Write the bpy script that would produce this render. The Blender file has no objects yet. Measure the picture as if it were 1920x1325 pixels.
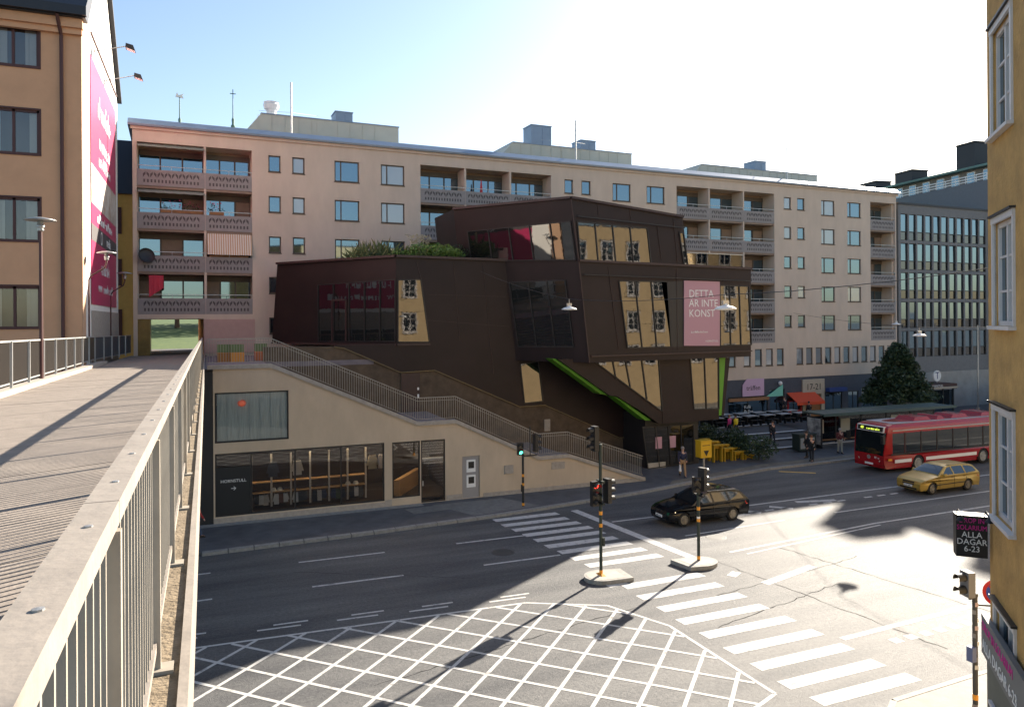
import bpy, bmesh, math, random
from mathutils import Vector, Matrix
from mathutils.geometry import tessellate_polygon
random.seed(7)
SC = bpy.context.scene
COL = SC.collection
rad = math.radians
# ------------------------------------------------------------------ camera
F_PX, CXP, CYP, H = 1406.0, 960.0, 600.0, 9.5
TH, ROLL = rad(22.2), 0.0064
FW = (math.sin(TH), math.cos(TH)); RT = (math.cos(TH), -math.sin(TH))
cam_d = bpy.data.cameras.new('camera'); cam = bpy.data.objects.new('camera', cam_d); COL.objects.link(cam)
cam_d.sensor_width = 36; cam_d.lens = F_PX/1920*36
cam_d.shift_y = (CYP-662.5)/1920; cam_d.clip_start = 0.05; cam_d.clip_end = 3000
cam.location = (0, 0, H)
cam.rotation_euler = (Matrix.Rotation(-TH, 4, 'Z') @ Matrix.Rotation(rad(90), 4, 'X') @ Matrix.Rotation(-math.atan(ROLL), 4, 'Z')).to_euler()
SC.camera = cam
# ------------------------------------------------------------------ sky and sun
SUN_AZ, SUN_EL = rad(57.5), rad(23.5)      # azimuth from +Y towards +X
w = bpy.data.worlds.new('World'); SC.world = w; w.use_nodes = True
nt = w.node_tree; sky = nt.nodes.new('ShaderNodeTexSky'); sky.sky_type = 'NISHITA'; sky.sun_disc = False
sky.sun_elevation = SUN_EL; sky.sun_rotation = SUN_AZ; sky.air_density = 1.0; sky.dust_density = 0.8; sky.ozone_density = 1.0
nt.links.new(sky.outputs[0], nt.nodes['Background'].inputs[0]); nt.nodes['Background'].inputs[1].default_value = 0.063
sd = bpy.data.lights.new('sun', 'SUN'); so = bpy.data.objects.new('sun', sd); COL.objects.link(so)
sd.energy = 4.9; sd.angle = rad(0.53); sd.color = (1, 0.9, 0.76)
sdir = Vector((math.sin(SUN_AZ)*math.cos(SUN_EL), math.cos(SUN_AZ)*math.cos(SUN_EL), math.sin(SUN_EL)))
so.rotation_euler = sdir.to_track_quat('Z', 'Y').to_euler(); so.location = (60, 40, 60)
vs = SC.view_settings; vs.view_transform = 'Standard'; vs.look = 'None'; vs.exposure = 1.9; vs.gamma = 1; vs.use_curve_mapping = False

# ------------------------------------------------------------------ pixel -> place
def ray(x, y):
    u, v = x-CXP, y-CYP
    uu, vv = u-ROLL*v, v+ROLL*u
    a, b = uu/F_PX, -vv/F_PX
    return (FW[0]+a*RT[0], FW[1]+a*RT[1], b)
def G(x, y, h=0.0):                       # onto the level plane z = h
    d = ray(x, y); t = (h-H)/d[2]; return (d[0]*t, d[1]*t)
def PY(x, y, Y):                          # onto the upright plane Y = const -> (X, z)
    d = ray(x, y); t = Y/d[1]; return (d[0]*t, H+d[2]*t)
def PX(x, y, X):                          # onto the upright plane X = const -> (Y, z)
    d = ray(x, y); t = X/d[0]; return (d[1]*t, H+d[2]*t)
def PL(x, y, P0, ang):                    # onto an upright plane through P0 -> (s, z)
    d = ray(x, y); c, s = math.cos(rad(ang)), math.sin(rad(ang))
    t = (-P0[0]*s+P0[1]*c)/(-d[0]*s+d[1]*c)
    return ((d[0]*t-P0[0])*c+(d[1]*t-P0[1])*s, H+d[2]*t)
def DIR(x, y, P0, dx, dy):
    d = ray(x, y); t = (-P0[0]*dy+P0[1]*dx)/(-d[0]*dy+d[1]*dx); return Vector((d[0]*t, d[1]*t, H+d[2]*t))

# ------------------------------------------------------------------ materials
MATS = {}
def mat(name, col, rough=0.8, metal=0.0, var=0.0, vscale=3.0, bump=0.0, bscale=40.0, emit=None, estr=0.0, ior=None, spec=None, col2=None, stretch=None):
    m = bpy.data.materials.new(name); m.use_nodes = True; n = m.node_tree.nodes; L = m.node_tree.links
    b = n['Principled BSDF']; b.inputs['Base Color'].default_value = (*col, 1)
    b.inputs['Roughness'].default_value = rough; b.inputs['Metallic'].default_value = metal
    if ior: b.inputs['IOR'].default_value = ior
    if spec is not None: b.inputs['Specular IOR Level'].default_value = spec
    if emit: b.inputs['Emission Color'].default_value = (*emit, 1); b.inputs['Emission Strength'].default_value = estr
    if var or col2 or bump:
        tc = n.new('ShaderNodeTexCoord'); src = tc.outputs['Object']
        if stretch:
            mp = n.new('ShaderNodeMapping'); mp.inputs['Scale'].default_value = stretch; L.new(src, mp.inputs[0]); src = mp.outputs[0]
        if var or col2:
            t = n.new('ShaderNodeTexNoise'); t.inputs['Scale'].default_value = vscale; t.inputs['Detail'].default_value = 6; t.inputs['Roughness'].default_value = 0.65
            L.new(src, t.inputs['Vector'])
            r = n.new('ShaderNodeValToRGB'); r.color_ramp.elements[0].position = 0.32; r.color_ramp.elements[1].position = 0.68
            c2 = col2 if col2 else tuple(min(1, c*(1+var)) for c in col)
            c1 = col if col2 else tuple(c*(1-var) for c in col)
            r.color_ramp.elements[0].color = (*c1, 1); r.color_ramp.elements[1].color = (*c2, 1)
            L.new(t.outputs['Fac'], r.inputs[0]); L.new(r.outputs[0], b.inputs['Base Color'])
        if bump:
            t2 = n.new('ShaderNodeTexNoise'); t2.inputs['Scale'].default_value = bscale; t2.inputs['Detail'].default_value = 4
            L.new(src, t2.inputs['Vector'])
            bp = n.new('ShaderNodeBump'); bp.inputs['Strength'].default_value = bump; bp.inputs['Distance'].default_value = 0.02
            L.new(t2.outputs['Fac'], bp.inputs['Height']); L.new(bp.outputs[0], b.inputs['Normal'])
    MATS[name] = m; return m
def asphalt():
    m = mat('asphalt', (0.055, 0.055, 0.058), 0.74, var=0.01, spec=.42)
    n = m.node_tree.nodes; L = m.node_tree.links; b = n['Principled BSDF']
    for x in [q for q in n if q.type in ('TEX_NOISE', 'VALTORGB')]: n.remove(x)
    tc = n['Texture Coordinate'] if 'Texture Coordinate' in n else n.new('ShaderNodeTexCoord')
    g = n.new('ShaderNodeTexNoise'); g.inputs['Scale'].default_value = 9; g.inputs['Detail'].default_value = 8; g.inputs['Roughness'].default_value = .85
    a = n.new('ShaderNodeTexNoise'); a.inputs['Scale'].default_value = 0.45; a.inputs['Detail'].default_value = 7; a.inputs['Roughness'].default_value = .6
    mp = n.new('ShaderNodeMapping'); mp.inputs['Scale'].default_value = (0.22, 1.5, 1)
    L.new(tc.outputs['Object'], g.inputs['Vector']); L.new(tc.outputs['Object'], mp.inputs[0]); L.new(mp.outputs[0], a.inputs['Vector'])
    mx = n.new('ShaderNodeMath'); mx.operation = 'MULTIPLY'; L.new(g.outputs['Fac'], mx.inputs[0]); L.new(a.outputs['Fac'], mx.inputs[1])
    r = n.new('ShaderNodeValToRGB'); r.color_ramp.elements[0].position = .14; r.color_ramp.elements[1].position = .40
    r.color_ramp.elements[0].color = (.034, .036, .042, 1); r.color_ramp.elements[1].color = (.15, .147, .142, 1)
    L.new(mx.outputs[0], r.inputs[0]); L.new(r.outputs[0], b.inputs['Base Color'])
    bp = n.new('ShaderNodeBump'); bp.inputs['Strength'].default_value = .8; bp.inputs['Distance'].default_value = .03
    L.new(g.outputs['Fac'], bp.inputs['Height']); L.new(bp.outputs[0], b.inputs['Normal'])
    return m
M_ROAD = asphalt()
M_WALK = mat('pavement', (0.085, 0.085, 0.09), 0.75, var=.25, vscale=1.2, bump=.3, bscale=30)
M_KERB = mat('granite kerb', (0.25, 0.24, 0.22), 0.8, var=.2, vscale=6, bump=.3)
M_PAINT = mat('road paint', (.16, .155, .15), .8, col2=(.50, .49, .47), vscale=3.5, spec=.2)
for q in M_PAINT.node_tree.nodes:
    if q.type == 'VALTORGB': q.color_ramp.elements[0].position = .33; q.color_ramp.elements[1].position = .47
    if q.type == 'TEX_NOISE': q.inputs['Detail'].default_value = 10; q.inputs['Roughness'].default_value = .75
M_YPAINT = mat('yellow road paint', (.55, .33, .06), .6, var=.25)
M_BEIGE = mat('beige render', (.56, .45, .36), .9, var=.075, vscale=.8, stretch=(1, 1, .35), bump=.25, bscale=60)
M_CREAM = mat('cream render', (.52, .405, .29), .9, var=.1, vscale=.9, stretch=(1, 1, .4), bump=.3, bscale=70)
M_COPE = mat('concrete coping', (.36, .31, .26), .85, var=.15, vscale=5, bump=.3)
M_ORANGE = mat('orange render', (.62, .335, .19), .9, var=.07, vscale=.7, bump=.3, bscale=50)
M_OCHRE = mat('ochre render', (.47, .28, .09), .95, var=.22, vscale=1.6, bump=.8, bscale=14)
M_WHITEW = mat('white render', (.78, .74, .68), .85, var=.04, vscale=1, bump=.2)
M_YELLOWB = mat('yellow render', (.58, .34, .10), .9, var=.06, bump=.2)
M_BROWN = mat('brown cladding', (.021, .0115, .011), .5, spec=.3, var=.22, vscale=.5, bump=.15, bscale=90)
M_BROWN2 = mat('brown cladding edge', (.045, .022, .02), .5, var=.1)
M_BCONC = mat('brown concrete', (.10, .068, .042), .85, var=.3, vscale=1.5, bump=.3, bscale=12)
M_GLASS = mat('window glass', (.014, .02, .026), .03, ior=3.5); M_GLASS.node_tree.nodes['Principled BSDF'].inputs['Specular Tint'].default_value = (.62, .84, 1, 1)
M_GLASSW = mat('glass before pale blind', (.26, .28, .30), .05, ior=2.6)
M_GLASSB = mat('coated glass', (.012, .011, .009), .02, ior=2.0, bump=.025, bscale=1.1)
M_GLASSB.node_tree.nodes['Bump'].inputs['Distance'].default_value = .1
M_FRAME = mat('brown window frame', (.10, .075, .055), .6)
M_DKFRAME = mat('dark frame', (.018, .016, .016), .5)
M_MAROON = mat('maroon window frame', (.075, .022, .018), .55)
M_PARA = mat('parapet panel', (.27, .245, .235), .85, var=.1, vscale=2, bump=.2)
M_PARAB = mat('parapet backing', (.09, .08, .078), .9)
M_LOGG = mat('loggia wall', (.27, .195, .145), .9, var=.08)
M_METAL = mat('galvanised steel', (.42, .42, .41), .45, metal=.7, var=.12, vscale=6)
M_RAIL = mat('weathered rail paint', (.27, .235, .20), .7, metal=.05, var=.12, vscale=5, bump=.15, bscale=25)
M_BAR = mat('rail bar paint', (.34, .30, .245), .6, var=.12, vscale=4)
M_DECK = mat('deck board', (.245, .205, .17), .85, var=.16, vscale=2.5, bump=.3, bscale=30)
M_LEDGE = mat('mossy concrete', (.26, .20, .13), .95, col2=(.13, .095, .055), vscale=9, bump=.7, bscale=35)
M_ROOFM = mat('blue grey sheet roof', (.22, .28, .36), .42, metal=.35, var=.08, vscale=.7)
M_GREENM = mat('pale cream-green sheet', (.47, .46, .385), .6, var=.06, vscale=.7)
M_COPPER = mat('green copper roof', (.10, .19, .17), .6, var=.2, vscale=1)
M_DARKROOF = mat('dark sheet roof', (.025, .025, .03), .45, metal=.3)
M_BLACK = mat('black plastic', (.012, .012, .013), .5)
M_GREENPOLE = mat('dark green pole', (.018, .03, .024), .45)
M_ORBAND = mat('orange band', (.75, .30, .02), .5)
M_WHITE = mat('white paint', (.75, .74, .72), .5)
M_PINK = mat('pink vinyl', (.46, .022, .10), .4, var=.04)
M_PALEPINK = mat('pale pink poster', (.48, .26, .30), .6)
M_RED = mat('bus red paint', (.30, .008, .012), .25, spec=.6)
M_GOLD = mat('gold car paint', (.38, .26, .06), .3, metal=.35, spec=.6)
M_CARBLK = mat('black car paint', (.006, .007, .009), .1, spec=.5)
M_CARGL = mat('car glass', (.008, .012, .014), .04, ior=1.9)
M_TYRE = mat('tyre rubber', (.015, .015, .015), .85)
M_RIM = mat('alloy rim', (.35, .33, .29), .35, metal=.8)
M_LAMPG = mat('lamp lens', (.6, .55, .45), .1, spec=.8)
M_REDL = mat('red lens', (.45, .01, .012), .2)
M_GREENST = mat('bright green trim', (.10, .30, .012), .5)
M_SLATE = mat('slate blue shop wall', (.06, .065, .085), .7, var=.1)
M_STONEW = mat('pale stone', (.42, .37, .29), .85, var=.06)
M_ORED = mat('orange awning', (.62, .07, .02), .7)
M_WOOD = mat('warm wood', (.28, .13, .05), .6, var=.15)
M_LEAF = mat('leaf green', (.055, .10, .022), .6, col2=(.10, .15, .03), vscale=3)
M_LEAFD = mat('dark leaf green', (.014, .032, .016), .6, col2=(.03, .06, .02), vscale=2)
M_LAWN = mat('lawn grass', (.035, .075, .012), .9, col2=(.07, .11, .02), vscale=1.5, bump=.5, bscale=8)
M_BARK = mat('bark', (.06, .045, .035), .9, var=.3, bump=.5)
M_YELLOW = mat('yellow paint', (.70, .40, .012), .5, var=.06)
M_CURT = mat('pale curtain', (.72, .8, .78), .9, var=.18, vscale=4, stretch=(6, 1, .25))
M_GREYST = mat('grey office stone', (.20, .18, .165), .8, var=.1)
M_SKIN = mat('skin', (.50, .28, .20), .6)
def flat(name, c, r=.7): return MATS.get(name) or mat(name, c, r)

M_CLEAR = bpy.data.materials.new('clear shop glass'); M_CLEAR.use_nodes = True; n_ = M_CLEAR.node_tree.nodes; l_ = M_CLEAR.node_tree.links
gl = n_.new('ShaderNodeBsdfGlossy'); gl.inputs['Roughness'].default_value = .02; tr = n_.new('ShaderNodeBsdfTransparent'); tr.inputs[0].default_value = (.95, .95, .95, 1); mx_ = n_.new('ShaderNodeMixShader'); fr = n_.new('ShaderNodeFresnel'); fr.inputs[0].default_value = 1.7
l_.new(fr.outputs[0], mx_.inputs[0]); l_.new(tr.outputs[0], mx_.inputs[1]); l_.new(gl.outputs[0], mx_.inputs[2]); l_.new(mx_.outputs[0], n_['Material Output'].inputs[0])
# ------------------------------------------------------------------ mesh builder
class MB:
    def __init__(s): s.v = []; s.f = []
    def add(s, vs, fs):
        o = len(s.v); s.v += [tuple(v) for v in vs]; s.f += [tuple(i+o for i in f) for f in fs]; return s
    def box(s, x0, x1, y0, y1, z0, z1):
        return s.add([(x0,y0,z0),(x1,y0,z0),(x1,y1,z0),(x0,y1,z0),(x0,y0,z1),(x1,y0,z1),(x1,y1,z1),(x0,y1,z1)],
                     [(0,3,2,1),(4,5,6,7),(0,1,5,4),(1,2,6,5),(2,3,7,6),(3,0,4,7)])
    def hexa(s, p):                       # 8 points: bottom 4 (ccw from above), top 4
        return s.add(p, [(0,3,2,1),(4,5,6,7),(0,1,5,4),(1,2,6,5),(2,3,7,6),(3,0,4,7)])
    def tube(s, a, b, r, n=8, r2=None, cap=True):
        a, b = Vector(a), Vector(b); d = (b-a).normalized(); r2 = r if r2 is None else r2
        u = d.orthogonal().normalized(); w_ = d.cross(u); vs = []
        for p, q in ((a, r), (b, r2)):
            for i in range(n):
                t = 2*math.pi*i/n; vs.append(p+u*math.cos(t)*q+w_*math.sin(t)*q)
        fs = [(i, (i+1) % n, n+(i+1) % n, n+i) for i in range(n)]
        if cap: fs += [tuple(range(n-1, -1, -1)), tuple(range(n, 2*n))]
        return s.add(vs, fs)
    def path(s, pts, r, n=8):
        for a, b in zip(pts[:-1], pts[1:]): s.tube(a, b, r, n)
        return s
    def bar(s, a, b, wx, wz):             # rectangular bar between two points, up = z
        a, b = Vector(a), Vector(b); d = (b-a).normalized(); side = d.cross(Vector((0,0,1)))
        side = side.normalized() if side.length > 1e-4 else Vector((1,0,0)); up = side.cross(d)
        p = [q+side*sx*wx/2+up*sz*wz/2 for q in (a, b) for sx, sz in ((-1,-1),(1,-1),(1,1),(-1,1))]
        return s.add(p, [(3,2,1,0),(4,5,6,7),(0,1,5,4),(1,2,6,5),(2,3,7,6),(3,0,4,7)])
    def lathe(s, c, prof, n=16):          # prof: (r, z) list
        k = len(prof); vs = [(c[0]+r*math.cos(2*math.pi*i/n), c[1]+r*math.sin(2*math.pi*i/n), c[2]+z) for i in range(n) for r, z in prof]
        fs = [(i*k+j, ((i+1) % n)*k+j, ((i+1) % n)*k+j+1, i*k+j+1) for i in range(n) for j in range(k-1)]
        return s.add(vs, fs)
    def prism(s, pts, off):               # 3d polygon swept by an offset
        n = len(pts); off = Vector(off); P = [Vector(p) for p in pts]
        tri = tessellate_polygon([P])
        fs = [t for t in tri]+[tuple(i+n for i in reversed(t)) for t in tri]
        fs += [(i, i+n, (i+1) % n+n, (i+1) % n) for i in range(n)]
        return s.add(P+[p+off for p in P], fs)
    def wall(s, outer, holes, fn, d0, d1):   # 2d polygon with holes, fn(a, z, depth) -> point
        loops = [outer]+holes; tri = tessellate_polygon([[Vector((a, z, 0)) for a, z in l] for l in loops])
        flat_ = [p for l in loops for p in l]; n = len(flat_)
        vs = [fn(a, z, d0) for a, z in flat_]+[fn(a, z, d1) for a, z in flat_]
        fs = list(tri)+[tuple(i+n for i in reversed(t)) for t in tri]; o = 0
        for l in loops:
            m = len(l); fs += [(o+i, o+(i+1) % m, o+(i+1) % m+n, o+i+n) for i in range(m)]; o += m
        return s.add(vs, fs)
    def mesh(s, name):
        me = bpy.data.meshes.new(name); me.from_pydata(s.v, [], s.f); me.validate()
        bm = bmesh.new(); bm.from_mesh(me); bmesh.ops.recalc_face_normals(bm, faces=bm.faces); bm.to_mesh(me); bm.free(); return me
    def build(s, name, m, parent=None, loc=None, smooth=False, local=True):
        me = s.mesh(name)
        if m: me.materials.append(m)
        if smooth:
            for p in me.polygons: p.use_smooth = True
        return put(name, me, parent, loc, local)
def put(name, me, parent=None, loc=None, local=True, rot=None):
    o = bpy.data.objects.new(name, me); COL.objects.link(o)
    if parent:
        o.parent = parent
        if not local: o.matrix_parent_inverse = parent_matrix(parent).inverted()
    if loc: o.location = loc
    if rot: o.rotation_euler = rot
    return o
def parent_matrix(p):
    m = Matrix.LocRotScale(p.location, p.rotation_euler, p.scale)
    return (parent_matrix(p.parent) @ p.matrix_parent_inverse @ m) if p.parent else m
def tag(o, label, cat, group=None, kind=None):
    if label: o['label'] = label
    if cat: o['category'] = cat
    if group: o['group'] = group
    if kind: o['kind'] = kind
    return o
def thing(name, label, cat, loc=(0,0,0), rz=0, group=None):
    o = bpy.data.objects.new(name, None); COL.objects.link(o); o.empty_display_size = .3
    o.location = loc; o.rotation_euler = (0, 0, rz); return tag(o, label, cat, group)
def struct(o): o['kind'] = 'structure'; return o
def copy_tree(o, parent=None):
    c = o.copy(); COL.objects.link(c); c.parent = parent
    for ch in o.children: copy_tree(ch, c)
    return c
def text(s, size, m, parent, loc, rot, name='lettering', ext=.004, align='CENTER', local=True, sx=1):
    cu = bpy.data.curves.new(name, 'FONT'); cu.body = s; cu.size = size; cu.extrude = ext; cu.align_x = align; cu.align_y = 'CENTER'; cu.resolution_u = 2
    t = bpy.data.objects.new('tmp', cu); COL.objects.link(t)
    me = bpy.data.meshes.new_from_object(t.evaluated_get(bpy.context.evaluated_depsgraph_get())); bpy.data.objects.remove(t)
    if sx != 1: me.transform(Matrix.Diagonal((sx, 1, 1, 1)))
    me.materials.clear(); me.materials.append(m)
    return put(name, me, parent, loc, local, rot)
def marks(n, w_, h, m, parent, loc, rot, local=True, seed=1):   # a line of print too blurred in the photograph to read
    rr = random.Random(seed); b = MB(); x = -w_/2; st = w_/n
    for i in range(n):
        a = x+i*st; hh = h*rr.choice((.62, .62, 1.0)); b.box(a, a+st*.2, 0, hh, 0, .004); b.box(a+st*.2, a+st*.72, hh*rr.choice((0, .4, .8)), hh*rr.choice((0, .4, .8))+h*.17, 0, .004)
        if rr.random() < .6: b.box(a+st*.55, a+st*.74, 0, h*.6, .0002, .0042)
    b.v = [(p, q-h/2, r) for p, q, r in b.v]
    o = b.build('blurred_print', m, parent, loc, local=local); o.rotation_euler = rot; o['kind'] = 'stuff'; return o
FACE_S = (rad(90), 0, 0)                  # lettering that faces -Y

# ================================================================== SETTING
def sheet(name, pts, z, m, parent=None):
    b = MB(); tri = tessellate_polygon([[Vector((x, y, 0)) for x, y in pts]])
    b.add([(x, y, z) for x, y in pts], tri); return b.build(name, m, parent)
struct(sheet('road', [(-900, -900), (1500, -900), (1500, 1500), (-900, 1500)], 0, M_ROAD))
KL = [(-40, 33.0), (-.2, 33.1), (6.9, 33.4), (12.9, 33.9), (17, 34.5), (21.9, 35.3), (27, 36.5), (32.7, 37.6), (40, 37.85), (130, 38.3)]
b = MB(); b.prism([(x, y, 0) for x, y in KL]+[(130, 90, 0), (-40, 90, 0)], (0, 0, .12)); struct(b.build('pavement', M_WALK))
b = MB()
for (x0, y0), (x1, y1) in zip(KL[:-1], KL[1:]):
    n = max(1, int((x1-x0)/1.0)) if x0 > -5 and x1 < 60 else 1
    for i in range(n):
        t0, t1 = i/n, (i+1)/n-.006
        p = [(x0+(x1-x0)*t, y0+(y1-y0)*t) for t in (t0, t1)]
        b.prism([(p[0][0], p[0][1]-.16, 0), (p[1][0], p[1][1]-.16, 0), (p[1][0], p[1][1]+.14, 0), (p[0][0], p[0][1]+.14, 0)], (0, 0, .126))
struct(b.build('kerb', M_KERB))
b = MB(); SK = [(14.2, -30), (14.2, 11.8), (14.6, 12.8), (15.6, 13.45), (19, 13.6), (120, 14.2), (120, -30)]
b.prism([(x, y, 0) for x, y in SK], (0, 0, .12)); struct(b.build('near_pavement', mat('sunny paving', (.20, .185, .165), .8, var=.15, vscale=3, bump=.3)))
b = MB()
for (x0, y0), (x1, y1) in zip(SK[1:-2], SK[2:-1]):
    d = Vector((x1-x0, y1-y0, 0)); nrm = Vector((-d.y, d.x, 0)).normalized()*.15
    b.prism([(x0+nrm.x, y0+nrm.y, 0), (x1+nrm.x, y1+nrm.y, 0), (x1, y1, 0), (x0, y0, 0)], (0, 0, .128))
struct(b.build('near_kerb', M_KERB))
# paler paving at the crossing mouth and along the cream wall
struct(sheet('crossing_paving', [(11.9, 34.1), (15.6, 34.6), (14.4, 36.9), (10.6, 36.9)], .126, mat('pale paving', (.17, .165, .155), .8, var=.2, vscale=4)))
struct(sheet('wall_edge_paving', [(-.5, 36.95), (10.2, 36.95), (10.2, 37.5), (-.5, 37.5)], .126, M_KERB))
struct(sheet('gravel_strip', [(24.2, 35.95), (33, 37.9), (45, 38.2), (45, 38.9), (33, 38.7), (25, 36.8)], .125, mat('worn paving', (.15, .13, .10), .85, var=.3, vscale=2)))
# plaza terraces with pale step edges
for k, yy in enumerate((42.3, 44.7, 46.6, 49.6)):
    b = MB().box(34.2, 45.0-.4*k, yy, 53.2, .12+.15*k, .12+.15*(k+1)); o = struct(b.build('plaza_step', M_WALK))
    MB().box(34.2, 45.0-.4*k, yy-.02, yy+.28, .12+.15*(k+1), .125+.15*(k+1)).build('step_edge', M_WHITE, o)
# ---------------------------------------------------------------- road markings
def mark(pts, name='lane_marking', m=None, z=.004): return struct(sheet(name, pts, z, m or M_PAINT))
def strip(a, b_, wd=.12, name='lane_marking', m=None, z=.004):
    a, b_ = Vector((*a, 0)), Vector((*b_, 0)); d = (b_-a).normalized(); s = Vector((-d.y, d.x, 0))*wd/2
    return mark([(p.x, p.y) for p in (a-s, b_-s, b_+s, a+s)], name, m, z)
for x, y in [(930.6,978),(946.6,987.6),(967,996.5),(987.5,1006),(1008.5,1016),(1029.7,1027.5),(1054.5,1038.5),(1079,1051),(1107,1064),
             (1177,1104),(1207.5,1125),(1246.7,1147),(1284,1171),(1330,1197),(1377,1226),(1429,1257),(1483,1292),(1546,1323)]:
    X, Y = G(x, y); mark([(X, Y), (X+3.35, Y+.02), (X+3.3, Y+.5), (X-.03, Y+.48)], 'crossing_stripe')
for a, c in [((3.33,30.6),(6.74,30.53)), ((9.82,30.5),(13.0,30.45)), ((3.47,27.6),(6.78,27.5)), ((9.93,27.4),(13.2,27.36)), ((-2.9,27.75),(.14,27.75)), ((-3.2,30.65),(.1,30.65)),
             ((17.6,30.86),(19.9,30.85))]: strip(a, c, .13)
strip((16.95, 33.5), (17.9, 24.8), .42, 'stop_line')
for a, c, wd in [((25.3,30.8),(75,31.4),.15), ((28.4,28.0),(75,28.4),.13), ((19.7,24.95),(28.6,25.8),.14), ((28.6,25.8),(75,26.4),.14), ((20.2,24.5),(28.6,25.5),.1), ((19.4,27.6),(25.2,27.9),.1), ((17.4,16.9),(24,17.2),.22)]: strip(a, c, wd)
for i in range(14):
    if i % 4 != 3: strip((24.6+i*.95, 29.62+.012*i), (25.15+i*.95, 29.63+.012*i), .16, 'faded_marking')
for a, c in [((22.6,29.2),(24.4,29.5)), ((24.3,30.3),(25.1,29.4)), ((26.3,30.2),(27.1,29.4)), ((28.2,30.4),(30.4,29.9)), ((18.5,21.5),(21.5,22.3)), ((17.9,22.6),(18.4,22.9)), ((13.2,23.5),(14.0,23.6))]: strip(a, c, .35, 'faded_marking')
for a, c in [((26.8,36.0),(27.2,35.2)), ((32.9,36.9),(34.6,35.6))]: strip(a, c, .3, 'yellow_marking', M_YPAINT)
for i in range(10): strip((18.6+i*.62, 16.2+.01*i), (18.95+i*.62, 16.2+.01*i), .3, 'faded_marking')
# yellow-box style hatching, white lines at 45 degrees
XR, YT, YL = 13.2, 23.55, 11.0
strip((-6, 24.1), (9.9, 23.2), .105, 'hatch_border'); strip((9.9, 23.2), (12.3, 21.9), .105, 'hatch_border'); strip((12.3, 21.9), (13.25, 19.7), .105, 'hatch_border')
strip((13.25, 19.7), (13.3, 15.1), .105, 'hatch_border'); strip((13.3, 15.1), (8.5, 13.2), .105, 'hatch_border')
def ytop(x): return 24.1-.9*(x+6)/15.9 if x < 9.9 else (23.2-1.3*(x-9.9)/2.4 if x < 12.3 else 21.9-2.2*(x-12.3)/.95)
def clip45(c, sgn):
    pts = [(x*.05, c+sgn*x*.05) for x in range(-120, 266)]
    pts = [(x, y) for x, y in pts if y < ytop(x)-.03 and y > 11 and x < 13.24 and not (x > 8.5 and y < 13.2+(x-8.5)*.396)]
    if len(pts) > 6: strip(pts[0], pts[-1], .105, 'hatch_line', z=.0045 if sgn > 0 else .0062)
for k in range(-9, 17): clip45(19.35-1.47*k, 1)
for k in range(-6, 17): clip45(22.75+1.55*k-1.55*2, -1)
for i, (x, y) in enumerate([(2.2, 24.35), (4.6, 24.2), (6.9, 24.0), (-.8, 24.6), (9.6, 23.75)]):
    strip((x-.8, y), (x+.5, y-.08), .1, 'faded_marking'); strip((x-.3, y+.25), (x+.75, y+.2), .1, 'faded_marking')
M_CRACK = mat('tarred crack', (.03, .03, .03), 1.0, spec=.0)
def crack(a, c, n=14, wd=.035):
    a, c = Vector((*a, 0)), Vector((*c, 0)); s = Vector((-(c-a).y, (c-a).x, 0)).normalized(); b = MB(); prev = None
    for i in range(n+1):
        p = a.lerp(c, i/n)+s*random.uniform(-.06, .06); h = s*wd*random.uniform(.15, .6)
        if prev: b.add([prev[0]-prev[1]+Vector((0,0,.003)), prev[0]+prev[1]+Vector((0,0,.003)), p+h+Vector((0,0,.003)), p-h+Vector((0,0,.003))], [(0,1,2,3)])
        prev = (p, h)
    struct(b.build('road_crack', M_CRACK))
crack((4, 19.5), (13, 21.4), 40); crack((15, 21), (24, 22.5), 30); crack((18.5, 24.2), (19.6, 15.2), 30); crack((22, 24.6), (23.5, 16), 30); crack((14.5, 19), (21, 20.5), 24); crack((9, 26.2), (3, 29.5), 20, .02)
for x, y, r in ((11.2, 28.6, .42), (20.5, 26.9, .4), (8.2, 33.0+2.6, .5)):
    b = MB().lathe((x, y, 0), [(0, .006), (r*.8, .006), (r*.82, .003), (r, .006), (r+.06, .001)], 20); struct(b.build('manhole_cover', mat('cast iron', (.05, .048, .045), .6)))
struct(sheet('cover_plate', [(9.3, 35.5), (12.2, 35.8), (11.8, 36.8), (9.1, 36.6)], .127, mat('steel plate', (.16, .155, .145), .7, var=.2)))

# ================================================================== FOOTBRIDGE
BR = thing('footbridge', 'timber-decked footbridge with pale metal railings in the left foreground', 'bridge', (0, 0, 8.0)); BR.rotation_euler = (-.0116, 0, 0)
SKEW = .57; PITCH = 1.3
b = MB(); n = 13; dp = PITCH/n
for i in range(n):
    y0, y1 = i*dp, (i+1)*dp-(.012 if i < n-1 else .02)
    b.hexa([(x, y+SKEW*x, z) for z in (-.06, 0) for x, y in ((-4.5, y0), (-.3, y0), (-.3, y1), (-4.5, y1))])
    b.hexa([(x, y+SKEW*x, z) for z in (-.08, -.012) for x, y in ((-4.5, y1), (-.3, y1), (-.3, (i+1)*dp), (-4.5, (i+1)*dp))]) if i < n-1 else None
me = b.mesh('deck_panel'); me.materials.append(M_DECK)
for k in range(-2, 43): put('deck_panel', me, BR, (0, k*PITCH, random.uniform(-.003, .003)))
MB().box(-4.6, -.1, -4, 53.5, -.6, -.1).build('deck_slab', M_COPE, BR)
MB().box(-.32, -.08, -4, 52.6, -.35, .03).build('ledge', M_LEDGE, BR)
MB().box(-.115, -.075, -4, 52.6, -.5, .05).build('ledge_edge', M_RAIL, BR)
MB().box(-4.75, -4.42, -4, 41, -.3, .13).build('kerb_beam', M_COPE, BR)
r = MB()
for k in range(-2, 27): r.box(-.268, -.194, k*2-.0, k*2+1.994, 1.045, 1.10)
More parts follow.
